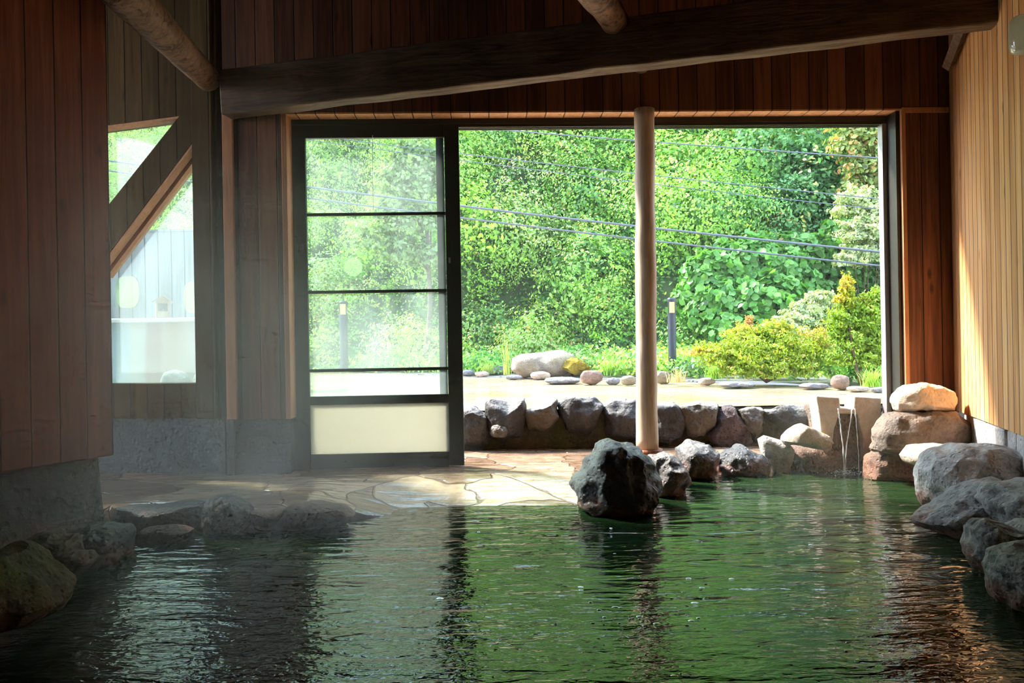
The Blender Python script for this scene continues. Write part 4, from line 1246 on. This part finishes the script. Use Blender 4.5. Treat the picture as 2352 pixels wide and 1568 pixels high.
# pale silvery shrubs
for (nm, lb, cs, s0) in [('pale_shrub', 'pale silvery green shrub behind the azalea bush', [(1850, 735, 10.9, 0.28), (1800, 755, 10.8, 0.2), (1880, 700, 11.0, 0.2), (1830, 770, 10.7, 0.18)], (1850, 830)),
                         ('pale_shrub', 'whitish flowering shrub high at the right end of the opening', [(1975, 480, 12.0, 0.35), (1990, 540, 11.8, 0.35), (2020, 500, 11.9, 0.35), (1960, 600, 11.8, 0.25), (2020, 590, 11.7, 0.3)], (1990, 820))]:
    yb = cs[0][2]
    base = at(s0[0], s0[1], yb); base.z = ZG if nm == 'pale_shrub' and s0[1] > 825 else hill_z(base.x, yb)
    bl = [(((*at(px, py, y),), (r, r * 0.8, r * 0.8), int(2600 * r / 0.25), 0.028, (0.42, 0.50, 0.27)), dict(cvar=0.2, lump=0.5)) for px, py, y, r in cs]
    shrub(nm, lb, bl, [(base, at(px, py, y), (0.05, 0, 0.05)) for px, py, y, r in cs], base=base)
# azalea bush, yellow green with orange tips
base = on_z(1760, 878, ZG)
yb = base.y
bl = []
for (px, py, dy, rx, rz, n_, cc) in [(1740, 815, 0.15, 0.42, 0.24, 5200, 0), (1660, 825, 0.1, 0.30, 0.17, 2600, 0), (1830, 820, 0.1, 0.34, 0.24, 3600, 0), (1715, 775, 0.25, 0.20, 0.14, 1800, 1), (1640, 810, 0.15, 0.26, 0.07, 1300, 1),
                              (1765, 780, 0.2, 0.18, 0.16, 1500, 0), (1870, 795, 0.2, 0.20, 0.20, 1600, 2), (1720, 748, 0.25, 0.05, 0.10, 260, 3), (1790, 765, 0.2, 0.14, 0.12, 900, 1), (1600, 812, 0.15, 0.12, 0.035, 300, 3),
                              (1700, 855, -0.02, 0.26, 0.14, 1800, 0), (1800, 855, -0.02, 0.32, 0.14, 2200, 0)]:
    c = at(px, py, yb + dy)
    colr = [(0.26, 0.37, 0.028), (0.38, 0.42, 0.04), (0.46, 0.40, 0.10), (0.55, 0.30, 0.13)][cc]
    bl.append((((c.x, c.y, c.z), (rx * yb / 8, 0.28 * rx / 0.3, rz * yb / 8), n_, 0.019, colr), dict(cvar=0.22, lump=0.5, tip=((0.55, 0.36, 0.11), 0.07), shell=0.6)))
shrub('azalea_bush', 'spreading yellow green azalea bush with orange tips on the pool edge', bl,
      [(base, at(px, py, yb + 0.15), (0.03 * k, 0, 0.08)) for k, (px, py) in enumerate([(1640, 810), (1700, 790), (1740, 770), (1790, 780), (1850, 800), (1880, 790), (1670, 840), (1820, 840)])] , 'bush', base=base, aspect=0.4, jit=0.8, stem_r=0.01)
# upright yellow green shrub
base = on_z(1975, 880, ZG); yb = base.y + 0.2
bl = []
for (px, py, rx, rz, n_, cc) in [(1975, 790, 0.24, 0.20, 3600, 0), (1940, 740, 0.16, 0.15, 1800, 0), (2005, 730, 0.20, 0.17, 2400, 0), (1950, 700, 0.10, 0.13, 1000, 1), (1945, 660, 0.07, 0.12, 600, 2), (1930, 690, 0.07, 0.06, 400, 2), (2015, 780, 0.15, 0.15, 1500, 0), (2020, 830, 0.15, 0.07, 700, 1), (1990, 700, 0.08, 0.08, 500, 1), (1925, 780, 0.1, 0.12, 800, 0), (1990, 830, 0.26, 0.13, 2600, 0), (1930, 830, 0.16, 0.10, 1000, 0), (2015, 690, 0.10, 0.12, 800, 0)]:
    c = at(px, py, yb)
    colr = [(0.23, 0.37, 0.035), (0.33, 0.41, 0.04), (0.50, 0.43, 0.05)][cc]
    bl.append((((c.x, c.y, c.z), (rx * yb / 8, 0.2 * rx / 0.2, rz * yb / 8), n_, 0.020, colr), dict(cvar=0.22, lump=0.6, shell=0.6)))
shrub('upright_shrub', 'tall layered yellow green shrub beside the right door jamb', bl,
      [(base, at(1975, 790, yb), (0.02, 0, 0)), (base, at(1945, 660, yb), (-0.05, 0, 0)), (base, at(2005, 730, yb), (0.08, 0, 0)), (base, at(2020, 820, yb), (0.1, 0, 0))], 'shrub', base=base, aspect=0.4, jit=0.8, stem_r=0.016)
# thin dark stake with wire
base = on_z(1902, 850, ZG)
mb = MB(); mb.tube([(0, 0, 0), (0, 0, at(1902, 755, base.y).z - ZG)], 0.028, 10)
tag(mb.build('garden_stake', M['lamp_metal'], loc=base), 'dark stake between the azalea bush and the tall yellow green shrub', 'stake')

# trees
def tree(label, base, top, crown, lcol, lsize=0.05, trunk_r=0.07, bends=((0.1, 0, 0),), n_scale=1.0, tip=None, extra=()):
    e = empty('tree', base); tag(e, label, 'tree')
    parts = [blob_leaves((c.x, c.y, c.z), (r, r * 0.8, r * 0.75), int(1300 * n_scale * (r / 0.5) ** 2), lsize, lcol, 0.22, 0.5, tip) for c, r in crown]
    leaves_mesh('crown', *cat_arr(parts), M['leaf'], loc=base, parent=e)
    mb = MB()
    b0 = Vector(base)
    mid = (b0 + top) / 2 + Vector(bends[0])
    pts = [(b0 * (1 - t) ** 2 + mid * 2 * t * (1 - t) + top * t * t) - b0 for t in [i / 10 for i in range(11)]]
    mb.tube(pts, [trunk_r * (1 - 0.6 * i / 10) for i in range(11)], 10)
    for c, r in crown[::2]:
        s = pts[6]
        e2 = c - b0
        m2 = (s + e2) / 2 + Vector((0.1, 0, 0.1))
        mb.tube([s * (1 - t) ** 2 + m2 * 2 * t * (1 - t) + e2 * t * t for t in [i / 6 for i in range(7)]], [trunk_r * 0.4 * (1 - 0.7 * i / 6) for i in range(7)], 6)
    mb.build('trunk', M['bark'], e, True)
    return e
b = at(965, 830, 13.4); b.z = hill_z(b.x, b.y) - 0.05
tree('feathery pale green tree seen through the sliding door glass', b, at(950, 470, 13.4),
     [(at(px, py, 13.3), r) for px, py, r in [(950, 380, .5), (920, 430, .45), (980, 440, .5), (900, 500, .4), (960, 520, .5), (870, 560, .4), (930, 590, .4), (990, 600, .35), (960, 350, .35)]],
     (0.27, 0.36, 0.15), 0.045, 0.06, ((0.45, 0, 0),))
b = at(1985, 560, 12.9); b.z = hill_z(b.x, b.y) - 0.05
tree('tree with a reddish bare trunk at the upper right of the opening', b, at(1988, 330, 12.8),
     [(at(px, py, 12.7), r) for px, py, r in [(1970, 310, .4), (2010, 340, .4), (1990, 390, .35), (1950, 350, .3), (2030, 420, .35), (1960, 430, .22)]],
     (0.26, 0.34, 0.10), 0.045, 0.06, ((0.1, 0, 0),), tip=((0.5, 0.28, 0.1), 0.2))
b = at(1840, 560, 13.6); b.z = hill_z(b.x, b.y) - 0.05
tree('dark leafy tree on the slope above the creeper mound', b, at(1850, 400, 13.6),
     [(at(px, py, 13.4), r) for px, py, r in [(1840, 360, .4), (1880, 430, .45), (1810, 440, .4), (1860, 480, .4), (1790, 490, .3), (1900, 380, .3)]],
     (0.075, 0.20, 0.06), 0.05, 0.07)

# grasses at the pool edge
def grass_tuft(label, base, n_, h, spread, col, seed, name='grass_tuft', w=0.006, cat='grass'):
    r_ = np.random.default_rng(seed)
    vs = []; fs = []
    for k in range(n_):
        a = r_.uniform(0, 6.283); l = h * r_.uniform(0.6, 1.1); sp = spread * r_.uniform(0.2, 1)
        bx, by = r_.normal(0, 0.04, 2)
        side = np.array([-math.sin(a), math.cos(a), 0]) * w
        b_ = len(vs)
        for i in range(5):
            t = i / 4
            c = np.array([bx + math.cos(a) * sp * t * t, by + math.sin(a) * sp * t * t, l * (t - 0.25 * t * t * sp / h)])
            ww = side * (1 - t * 0.95)
            vs += [tuple(c - ww), tuple(c + ww)]
        fs += [(b_ + 2 * i, b_ + 2 * i + 1, b_ + 2 * i + 3, b_ + 2 * i + 2) for i in range(4)]
    me = bpy.data.meshes.new(name); me.from_pydata(vs, [], fs)
    ca = me.color_attributes.new('Col', 'FLOAT_COLOR', 'POINT')
    cc = np.ones((len(vs), 4), np.float32); cc[:, :3] = np.array(col) * (1 + r_.normal(0, 0.15, (len(vs), 1)))
    ca.data.foreach_set('color', cc.reshape(-1))
    me.materials.append(M['leaf'])
    o = bpy.data.objects.new(name, me); o.location = base
    return tag(link(o), label, cat, 'grass tufts along the pool edge')
grass_tuft('long leaved grass tuft right of the lit garden lamp', on_z(1590, 862, ZG), 130, 0.42, 0.35, (0.22, 0.42, 0.07), 1)
grass_tuft('dry straw coloured tuft at the foot of the lit garden lamp', on_z(1556, 878, ZG), 50, 0.18, 0.12, (0.55, 0.42, 0.25), 2)
grass_tuft('light green tuft beside the jamb at the right end of the pool edge', on_z(2005, 888, ZG), 110, 0.20, 0.20, (0.28, 0.48, 0.09), 3)
grass_tuft('low green tuft left of the big mossy boulder', on_z(1120, 858, ZG), 90, 0.22, 0.25, (0.36, 0.46, 0.14), 4)
grass_tuft('thin grass standing between the small stones and the big mossy boulder', on_z(1165, 860, ZG), 22, 0.62, 0.22, (0.35, 0.42, 0.12), 5)
grass_tuft('bright green tuft just left of the azalea bush', on_z(1640, 870, ZG), 100, 0.30, 0.25, (0.24, 0.46, 0.08), 6)
grass_tuft('green tuft behind the yellow mossy stone', on_z(1400, 862, ZG), 110, 0.30, 0.35, (0.22, 0.40, 0.09), 7)
# low weeds as one mass along the bank
ch = []
rnd = random.Random(5)
for k in range(330):
    a = rnd.uniform(-0.5, 0.56)
    yy = 12.0
    for _ in range(4):
        xx = a * yy; yy = edge_y(xx) + 0.5
    tt = rnd.uniform(0.0, 1.0)
    yy = yy + tt * max(0.3, foot_y(a * yy) - yy); xx = a * yy
    if xx > 5.6: continue
    r = rnd.uniform(0.10, 0.24) + 0.12 * tt
    ch.append(blob_leaves((xx, yy, ZG + r * 0.35), (r * 1.5, r, r * 0.9), 230, 0.03, tuple(c * rnd.uniform(0.8, 1.4) for c in rnd.choice(GREENS)), 0.25, 0.5))
tag(leaves_mesh('bank_undergrowth', *cat_arr(ch), M['leaf']), 'low tangled green undergrowth between the pool stones and the hill', 'undergrowth', kind='stuff')

# pampas plume
base = on_z(1262, 835, ZG)
e = empty('pampas_grass', base); tag(e, 'flowering pampas grass stalk rising behind the big mossy boulder', 'grass')
y_ = base.y
tip = at(1268, 775, y_) - base
mb = MB(); mb.tube([(0, 0, 0), tip * 0.5 + Vector((-0.03, 0, 0)), tip], [0.006, 0.005, 0.004], 6); mb.build('stalk', M['house'], e)
mb = MB()
rnd = random.Random(3)
for k in range(26):
    a = rnd.uniform(-1.0, 1.2); l = rnd.uniform(0.14, 0.26)
    d = Vector((math.sin(a), rnd.uniform(-0.3, 0.3), math.cos(a))) * l
    mb.tube([tip, tip + d * 0.6 + Vector((0, 0, 0.02)), tip + d + Vector((0.05 * (1 if a > 0 else 0.3), 0, -0.03))], [0.002, 0.006, 0.002], 5)
mb.build('plume', mat_plain('pale_plume', (0.62, 0.50, 0.44), 0.9, vary=0.1), e)

# stones round the outdoor pool
def gstone(lb, box, mt, seed, t=None, name='garden_stone', cat='stone', zz=None, grp='stones along the far edge of the outdoor pool', **k):
    b = on_z((box[0] + box[2]) / 2, box[3], ZP)
    w = (box[2] - box[0]) / F * b.y
    return rock(name, lb, box, b.y, t or w * 0.35, M[mt], seed, cat, grp, sub=4, **k)
rock('boulder', 'long mossy tan boulder on the far edge of the outdoor pool',
     [(1174, 850), (1178, 822), (1200, 812), (1240, 810), (1290, 803), (1318, 815), (1325, 850), (1290, 868), (1200, 868)], 11.0, 0.35, M['garden_rock'], 60, 'boulder', sub=5, disp=0.06)
o = rock('mossy_stone', 'stone capped with golden yellow moss beside the long tan boulder', [(1290, 845), (1300, 826), (1325, 820), (1345, 835), (1358, 852), (1320, 862)], 10.75, 0.2, M['moss_yellow'], 61, 'stone', disp=0.2, sub=5)
for i, (lb, box, mt) in enumerate([
    ('small grey stone left of the long mossy boulder', (1130, 838, 1166, 862), 'garden_blue'),
    ('low pale stone near the sliding door edge across the pool', (1090, 852, 1125, 866), 'garden_pale'),
    ('bluish flat stone at the left corner of the far pool edge', (1060, 848, 1090, 864), 'garden_blue'),
    ('pale pinkish stone before the long mossy boulder', (1218, 852, 1266, 872), 'garden_pale'),
    ('rounded tan stone under the golden moss', (1286, 842, 1315, 868), 'garden_rock'),
    ('bluish grey stone right of the golden moss', (1308, 840, 1348, 866), 'garden_blue'),
    ('long flat blue grey stone lying at the water before the boulder', (1248, 864, 1335, 882), 'garden_blue'),
    ('reddish brown block shaped stone left of the post', (1332, 849, 1386, 884), 'garden_red'),
    ('low dark stone just left of the post across the pool', (1392, 866, 1424, 884), 'garden_blue'),
    ('brown grey stone touching the post outline across the pool', (1424, 862, 1462, 886), 'garden_rock'),
    ('dark stone at the foot of the lit garden lamp', (1504, 852, 1542, 882), 'garden_rock'),
    ('small pale stone right of the lit garden lamp', (1604, 866, 1642, 886), 'garden_pale'),
    ('long low dark stone under the azalea bush', (1650, 874, 1735, 892), 'garden_blue'),
    ('low dark stone at the right foot of the azalea bush', (1838, 878, 1906, 894), 'garden_blue'),
    ('reddish round stone left of the tall yellow green shrub', (1908, 860, 1952, 896), 'garden_red'),
    ('flat white stone near the right jamb', (1944, 886, 1998, 900), 'garden_pale'),
    ('flat grey stone at the jamb end of the pool edge', (2000, 888, 2034, 902), 'garden_blue'),
    ('low flat dark stone between the boulder stones and the sliding door', (1160, 860, 1200, 872), 'garden_blue'),
]):
    gstone(lb, box, mt, 70 + i, disp=0.08)
for i, (lb, box, mt) in enumerate([
    ('brown boulder at the left edge of the sliding door view', (700, 768, 768, 826), 'garden_red'),
    ('pale low stone seen through the door under the far lamp', (782, 810, 850, 838), 'garden_pale'),
    ('grey angular boulder seen through the sliding door', (862, 802, 938, 842), 'garden_blue'),
    ('small pale stone beside the grey boulder through the door', (836, 822, 872, 842), 'garden_pale'),
    ('pale flat stone at the right of the door view', (940, 826, 1000, 846), 'garden_pale')]):
    rock('garden_stone', lb, box, min(17.0, max(13.0, on_z(box[0], box[3], ZG).y)), 0.3, M[mt], 95 + i, 'stone', 'stones seen through the sliding door', sub=4, disp=0.08)

# ------------------------------------------------------------------ garden lamps
def bollard(px, ptop, pbase, y, label):
    top = at(px, ptop, y); bz = ZG - 0.02
    H = top.z - bz
    r = 0.055 * y / 10.6
    e = empty('garden_lamp', (top.x, y, bz)); tag(e, label, 'lamp', 'bollard lamps by the outdoor pool')
    hc = H * 0.19
    mb = MB(); mb.lathe([(r, 0), (r, H - hc)], 24); mb.build('pole', M['lamp_metal'], e, bevel=0.004)
    mb = MB(); mb.lathe([(r * 0.80, 0), (r * 0.80, hc)], 24, (0, 0, H - hc)); mb.build('lamp_glass', M['glow'], e)['label'] = 'glowing warm yellow lamp window'
    mb = MB(); mb.lathe([(r * 1.05, -0.045), (r * 1.08, -0.005), (r * 0.9, 0.012)], 24, (0, 0, H)); mb.build('cap', M['lamp_metal'], e)
    mb = MB()
    for k in range(3):
        a = 2 * math.pi * k / 3 - math.pi / 6
        mb.box(-0.012, 0.012, 0, 0, 0, 0) if False else mb.tube([(r * 0.93 * math.cos(a), r * 0.93 * math.sin(a), H - hc), (r * 0.93 * math.cos(a), r * 0.93 * math.sin(a), H - 0.03)], 0.010, 6)
    mb.build('cage_bars', M['lamp_metal'], e)
    mb = MB(); mb.lathe([(r * 1.05, 0), (r * 1.05, 0.03)], 24, (0, 0, H - hc - 0.02)); mb.build('collar', M['lamp_metal'], e)
b = on_z(1543, 862, ZG)
bollard(1542, 686, 862, 10.3, 'dark bollard garden lamp with glowing head just right of the post')
bollard(788, 693, 815, 14.4, 'dark bollard garden lamp seen through the sliding door glass')

# ------------------------------------------------------------------ overhead cables
def cable(p0, p1, y0, y1, r, label):
    a = at(*p0, y0); b = at(*p1, y1)
    d = b - a
    a2 = a - d * 1.2; b2 = b + d * 0.6
    mb = MB()
    L = (b2 - a2).length
    pts = []
    for i in range(41):
        t = i / 40
        q = a2.lerp(b2, t); q.z -= 0.35 * (4 * t * (1 - t) - 0.85) * (L / 30) * 0.0 + 0.10 * math.sin(math.pi * t)
        q.z += 0.09
        pts.append(q - a2)
    mb.tube(pts, r, 6)
    return tag(mb.build('overhead_cable', M['cable'], loc=a2), label, 'cable', 'cables crossing before the hill')
cable((1045, 288), (2030, 368), 11.6, 10.9, 0.009, 'topmost thin cable across the opening')
cable((1045, 350), (2030, 462), 11.6, 10.9, 0.007, 'second highest thin cable across the opening')
cable((1160, 380), (2030, 486), 11.6, 10.9, 0.006, 'faintest thin cable just under the second highest')
cable((1045, 470), (2030, 584), 11.0, 10.2, 0.016, 'thick cable, upper one of the two lowest across the opening')
cable((1045, 497), (2030, 616), 11.0, 10.2, 0.013, 'lowest dark cable across the opening')

# ------------------------------------------------------------------ view through the left window
yF = 9.5
def flat(px, py, y): return at(px, py, y)
a = at(150, 545, yF); b = at(560, 565, yF)
mb = MB(); mb.box(0, (b.x - a.x), 0, 0.04, 0, a.z - ZP + 0.1)
fe = empty('garden_fence', (a.x, yF, ZP - 0.05)); tag(fe, 'weathered grey vertical board fence outside the left window', 'fence')
mb.build('boards', M['fence'], fe)
mb = MB(); mb.box(-0.01, (b.x - a.x), -0.01, 0.05, a.z - ZP + 0.1, a.z - ZP + 0.125); mb.build('cap_rail', M['fence'], fe)
ch = []
rnd = random.Random(21)
for k in range(16):
    c = at(230 + k * 20, 545 + rnd.uniform(-6, 6), yF + 0.35)
    r = rnd.uniform(0.14, 0.24)
    ch.append(blob_leaves((c.x, c.y, c.z - 0.05), (r * 1.3, r * 0.8, r * 0.7), 380, 0.032, (0.30, 0.52, 0.06), 0.2, 0.4))
tag(leaves_mesh('fence_foliage', *cat_arr(ch), M['leaf']), 'bright yellow green leaves showing over the weathered fence', 'foliage', kind='stuff')
yT = 7.4
a = at(150, 734, yT); b = at(505, 734, yT)
mb = MB(); mb.box(-9.0, -2.62, 5.35, 14.0, EYE - 0.62, EYE - 0.56); tag(mb.build('ground_2', M['ground']), kind='structure')
tw = empty('stained_wall', (a.x, yT, EYE - 0.56)); tag(tw, 'low whitewashed wall with red and blue stains outside the left window', 'wall')
mb = MB(); mb.box(0, b.x - a.x, 0, 0.3, 0, a.z - EYE + 0.56 - 0.04); mb.build('body', M['stained'], tw)
mb = MB(); mb.box(-0.02, b.x - a.x + 0.02, -0.04, 0.34, a.z - EYE + 0.52, a.z - EYE + 0.56); mb.build('coping', mat_plain('white_coping', (0.78, 0.74, 0.72), 0.6), tw, bevel=0.01)
# little wooden house lantern on the coping
hb = at(373, 733, yT + 0.12)
hb.z = a.z
he = empty('wooden_lantern', hb, math.radians(28)); he.scale = (0.68, 0.68, 0.95); tag(he, 'small gabled wooden lantern box standing on the stained wall', 'lantern')
w_ = 0.085
mb = MB()
mb.box(-w_, -w_ + 0.02, -w_, w_, 0, 0.17); mb.box(w_ - 0.02, w_, -w_, w_, 0, 0.17); mb.box(-w_, w_, w_ - 0.015, w_, 0, 0.17); mb.box(-w_, w_, -w_, -w_ + 0.015, 0, 0.07); mb.box(-w_, w_, -w_, w_, 0, 0.015)
mb.box(-w_, w_, -w_, -w_ + 0.015, 0.15, 0.17)
mb.build('box', M['house'], he, bevel=0.002)
mb = MB(); mb.prism([(-w_, 0.17), (w_, 0.17), (0, 0.225)], -w_, w_); mb.build('gable', M['house'], he)
mb = MB()
for sgn in (-1, 1):
    mb.prism([(0, 0.235), (sgn * 0.14, 0.165), (sgn * 0.14, 0.152), (0, 0.222)], -w_ - 0.03, w_ + 0.03)
mb.build('roof', M['house'], he)
mb = MB(); mb.tube([(0, -0.05, 0.02), (0, -0.05, 0.10)], 0.02, 8); mb.build('bracket', M['lamp_metal'], he)
for i, (px, lb) in enumerate(((400, 'rounded blue grey stone under the stained wall'), (470, 'second blue grey stone nearer the window frame'))):
    rock('garden_stone', lb, (px - 30, 848, px + 34, on_pix(6.7)), 6.7, 0.15, M['garden_blue'], 110 + i, 'stone', 'stones below the stained wall', sub=4)

# ------------------------------------------------------------------ steam over the bath
def steam(name, label, lo, hi, dens, scale, seed, thr=(0.45, 0.75), fall=(0.0, 1.0), edge=0.25, plane=None):
    c = [(a + b) / 2 for a, b in zip(lo, hi)]; h = [(b - a) / 2 for a, b in zip(lo, hi)]
    mb = MB(); mb.box(-h[0], h[0], -h[1], h[1], -h[2], h[2])
    m, nt, out = new_mat(name + '_vapour')
    co = objco(nt)
    n1 = tex_noise(nt, mapping(nt, co, (scale, scale, scale * 0.75), (seed, seed * 2, seed)), 1.0, 3, 0.55, 0.9)
    d = ramp(nt, n1, [(thr[0], 0.0), (thr[1], 1.0)])
    # soft border on every side
    nrm = mapping(nt, co, tuple(1 / x for x in h))
    ab = nt.nodes.new('ShaderNodeVectorMath'); ab.operation = 'ABSOLUTE'; nt.links.new(nrm, ab.inputs[0])
    sp_ = nt.nodes.new('ShaderNodeSeparateXYZ'); nt.links.new(ab.outputs[0], sp_.inputs[0])
    sg = nt.nodes.new('ShaderNodeSeparateXYZ'); nt.links.new(nrm, sg.inputs[0])
    for ax in ('X', 'Y'):
        d = math_node(nt, 'MULTIPLY', d, ramp(nt, sp_.outputs[ax], [(1 - edge * 2, 1.0), (1.0, 0.0)]))
    zf = nt.nodes.new('ShaderNodeMapRange'); nt.links.new(sg.outputs['Z'], zf.inputs['Value'])
    zf.inputs['From Min'].default_value = -1 + 2 * fall[0]; zf.inputs['From Max'].default_value = -1 + 2 * fall[1]
    zf.inputs['To Min'].default_value = 1; zf.inputs['To Max'].default_value = 0
    d = math_node(nt, 'MULTIPLY', d, zf.outputs[0])
    d = math_node(nt, 'MULTIPLY', d, dens)
    v = nt.nodes.new('ShaderNodeVolumeScatter'); v.inputs['Color'].default_value = (0.90, 0.87, 1.0, 1)
    v.inputs['Anisotropy'].default_value = 0.7
    nt.links.new(d, v.inputs['Density'])
    nt.links.new(v.outputs[0], out.inputs['Volume'])
    rz = 0.0
    if plane is not None:
        c = plane.pt(c[0], c[1], c[2]); rz = plane.ang
    o = mb.build(name, m, loc=c, rz=rz)
    return tag(o, label, 'steam', kind='stuff')
STEAM = True
if STEAM:
    steam('steam', 'soft white steam drifting over the left side of the bath', (-2.8, -1.95, 0.01), (0.88, -0.04, 2.1), 1.5, 1.3, 3, thr=(0.40, 0.66), edge=0.33, plane=W3)
    steam('steam', 'wisp of steam over the water before the rocks at right', (0.9, 2.4, 0.01), (1.85, 4.3, 1.0), 0.5, 1.7, 14, thr=(0.40, 0.66), edge=0.4)
    steam('steam', 'thin haze of steam hanging over the sunlit outdoor pool', (-2.4, 6.4, ZP + 0.05), (5.0, 12.0, 4.6), 0.006, 0.5, 9, thr=(0.1, 0.5), fall=(0.3, 1.1), edge=0.15)
